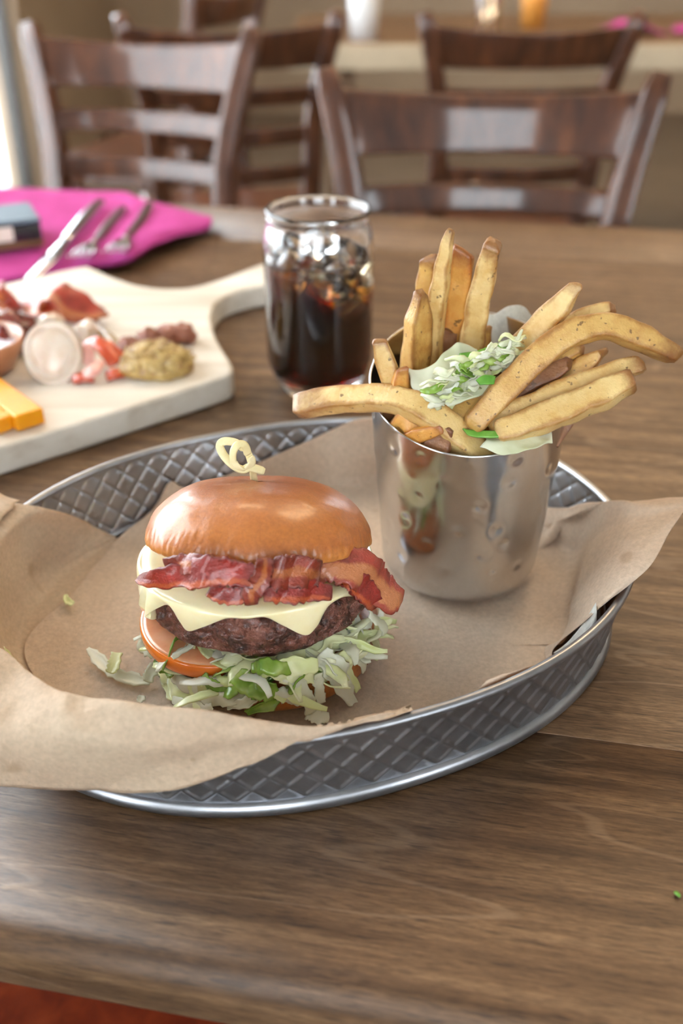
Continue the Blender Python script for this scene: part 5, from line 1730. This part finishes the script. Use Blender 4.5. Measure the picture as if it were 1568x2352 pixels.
def cheese_stick(label, p0, p1, w, hgt):
    a, b_ = bp(*p0)[:2], bp(*p1)[:2]
    d = norm(b_ - a); q = np.array([-d[1], d[0]])
    outl = [tuple(a - q * w / 2), tuple(b_ - q * w / 2), tuple(b_ + q * w / 2), tuple(a + q * w / 2)]
    o = prism('cheese_stick', outl, BZ + 0.0008, BZ + hgt, M['cheddar'], None, bevel=0.0015)
    tag(o, label, 'cheese', 'orange cheese sticks')


cheese_stick('thick orange cheese stick pointing to the board\'s front', (-40, 900), (74, 985), 0.021, 0.013)
cheese_stick('orange cheese stick end at the photo\'s left edge, in front of the longer one', (-60, 955), (14, 996), 0.014, 0.012)

# ================================================================== napkin, cutlery, box
NZ = TZ + 0.002
net = [
    [(-120, 425, .006), (-120, 500, .006), (-120, 580, .006), (-120, 668, .004)],
    [(0, 434, .007), (0, 500, .007), (0, 575, .007), (0, 652, .004)],
    [(100, 438, .007), (95, 500, .008), (80, 570, .008), (60, 642, .004)],
    [(200, 442, .007), (190, 500, .006), (165, 560, .007), (120, 632, .005)],
    [(280, 444, .009), (262, 500, .007), (235, 555, .010), (205, 612, .007)],
    [(310, 452, .012), (300, 500, .010), (285, 550, .014), (262, 602, .010)],
    [(345, 466, .010), (345, 500, .014), (330, 545, .018), (308, 588, .014)],
    [(415, 482, .010), (410, 505, .016), (395, 530, .018), (375, 556, .014)],
    [(488, 504, .008), (487, 509, .012), (484, 515, .012), (478, 524, .008)],
]
rows = [[at(px, py, NZ + z) for px, py, z in r] for r in net]
nk = patch('napkin', rows, M['magenta'], 90, 50, None, 0.005, lambda g: g + np.array([[[0, 0, 0.0022 * nz(p, 26, 3)] for p in r] for r in g]))
tag(nk, 'large folded magenta cloth napkin under the cutlery', 'napkin')


def np_(px, py, z):
    return at(px, py, NZ + z)


knife = empty('table_knife', tuple(np_(170, 540, .012)), 'steel table knife lying across the magenta napkin, nearest the black box', 'knife')
sweep('handle', [np_(232, 462, .016), np_(195, 500, .018), np_(150, 552, .018)], [0.013, 0.016, 0.012], [0.008, 0.009, 0.007], M['steel'], knife, n=20, sec=14, pw=2.5)
sweep('blade', [np_(152, 550, .018), np_(120, 588, .017), np_(62, 646, .012)], [0.010, 0.019, 0.010], [0.003, 0.0022, 0.001], M['steel'], knife, n=20, sec=12, pw=2.2, taper=(1, 0.4))


def fork(label, pts):
    f = empty('table_fork', tuple(np_(*pts[0])), label, 'fork')
    P = [np_(*p) for p in pts]
    sweep('handle', P, [0.011, 0.012, 0.009, 0.007], 0.0032, M['steel'], f, n=20, sec=12, pw=2.4)
    d = norm(P[-1] - P[-2]); q = norm(np.cross(d, (0, 0, 1)))
    e = P[-1]
    sweep('fork_head', [e - d * 0.002, e + d * 0.010, e + d * 0.022 + np.array([0, 0, -0.001]), e + d * 0.030], [0.007, 0.016, 0.023, 0.024], 0.0030, M['steel'], f, n=14, sec=12, pw=3)
    for k in range(4):
        o = (k - 1.5) * 0.0066
        sweep('tine', [e + d * 0.028 + q * o, e + d * 0.048 + q * o + np.array([0, 0, -0.002]), e + d * 0.066 + q * o + np.array([0, 0, 0.001])], [0.0042, 0.0034, 0.0018], 0.0022, M['steel'], f, n=8, sec=8)


fork('steel fork on the magenta napkin beside the knife', [(285, 474, .016), (255, 508, .016), (225, 545, .017), (212, 558, .019)])
fork('steel fork on the magenta napkin, farthest from the knife', [(345, 466, .020), (325, 500, .020), (298, 535, .022), (287, 548, .024)])

M['box_top'] = plain('lid tinted as reflected sky', (0.085, 0.13, 0.175), 0.55)  # blue grey of the sky's reflection, painted into the lid's matte colour
M['cream'] = plain('cream card', (0.80, 0.74, 0.62), 0.5, var=0.05)
M['brown_card'] = plain('brown card', (0.20, 0.09, 0.035), 0.5)
bxc = at(115, 572, TZ + 0.012)
kb = empty('card_box', (bxc[0] - 0.006, bxc[1], TZ + 0.0165), 'small black box with a lid tinted as reflected sky, standing on the magenta napkin', 'box', rz=R(24))
box('body', -0.10, 0, 0, 0.075, 0, 0.024, M['black'], kb, 0.002, world=False)
box('lid', -0.101, 0.001, -0.001, 0.076, 0.0242, 0.029, M['box_top'], kb, 0.002, world=False)
box('label_panel', -0.096, -0.030, -0.0012, 0.0, 0.008, 0.0235, M['cream'], kb, world=False)
box('base_strip', -0.10, 0.0, -0.0014, -0.0002, 0.0, 0.006, M['brown_card'], kb, world=False)
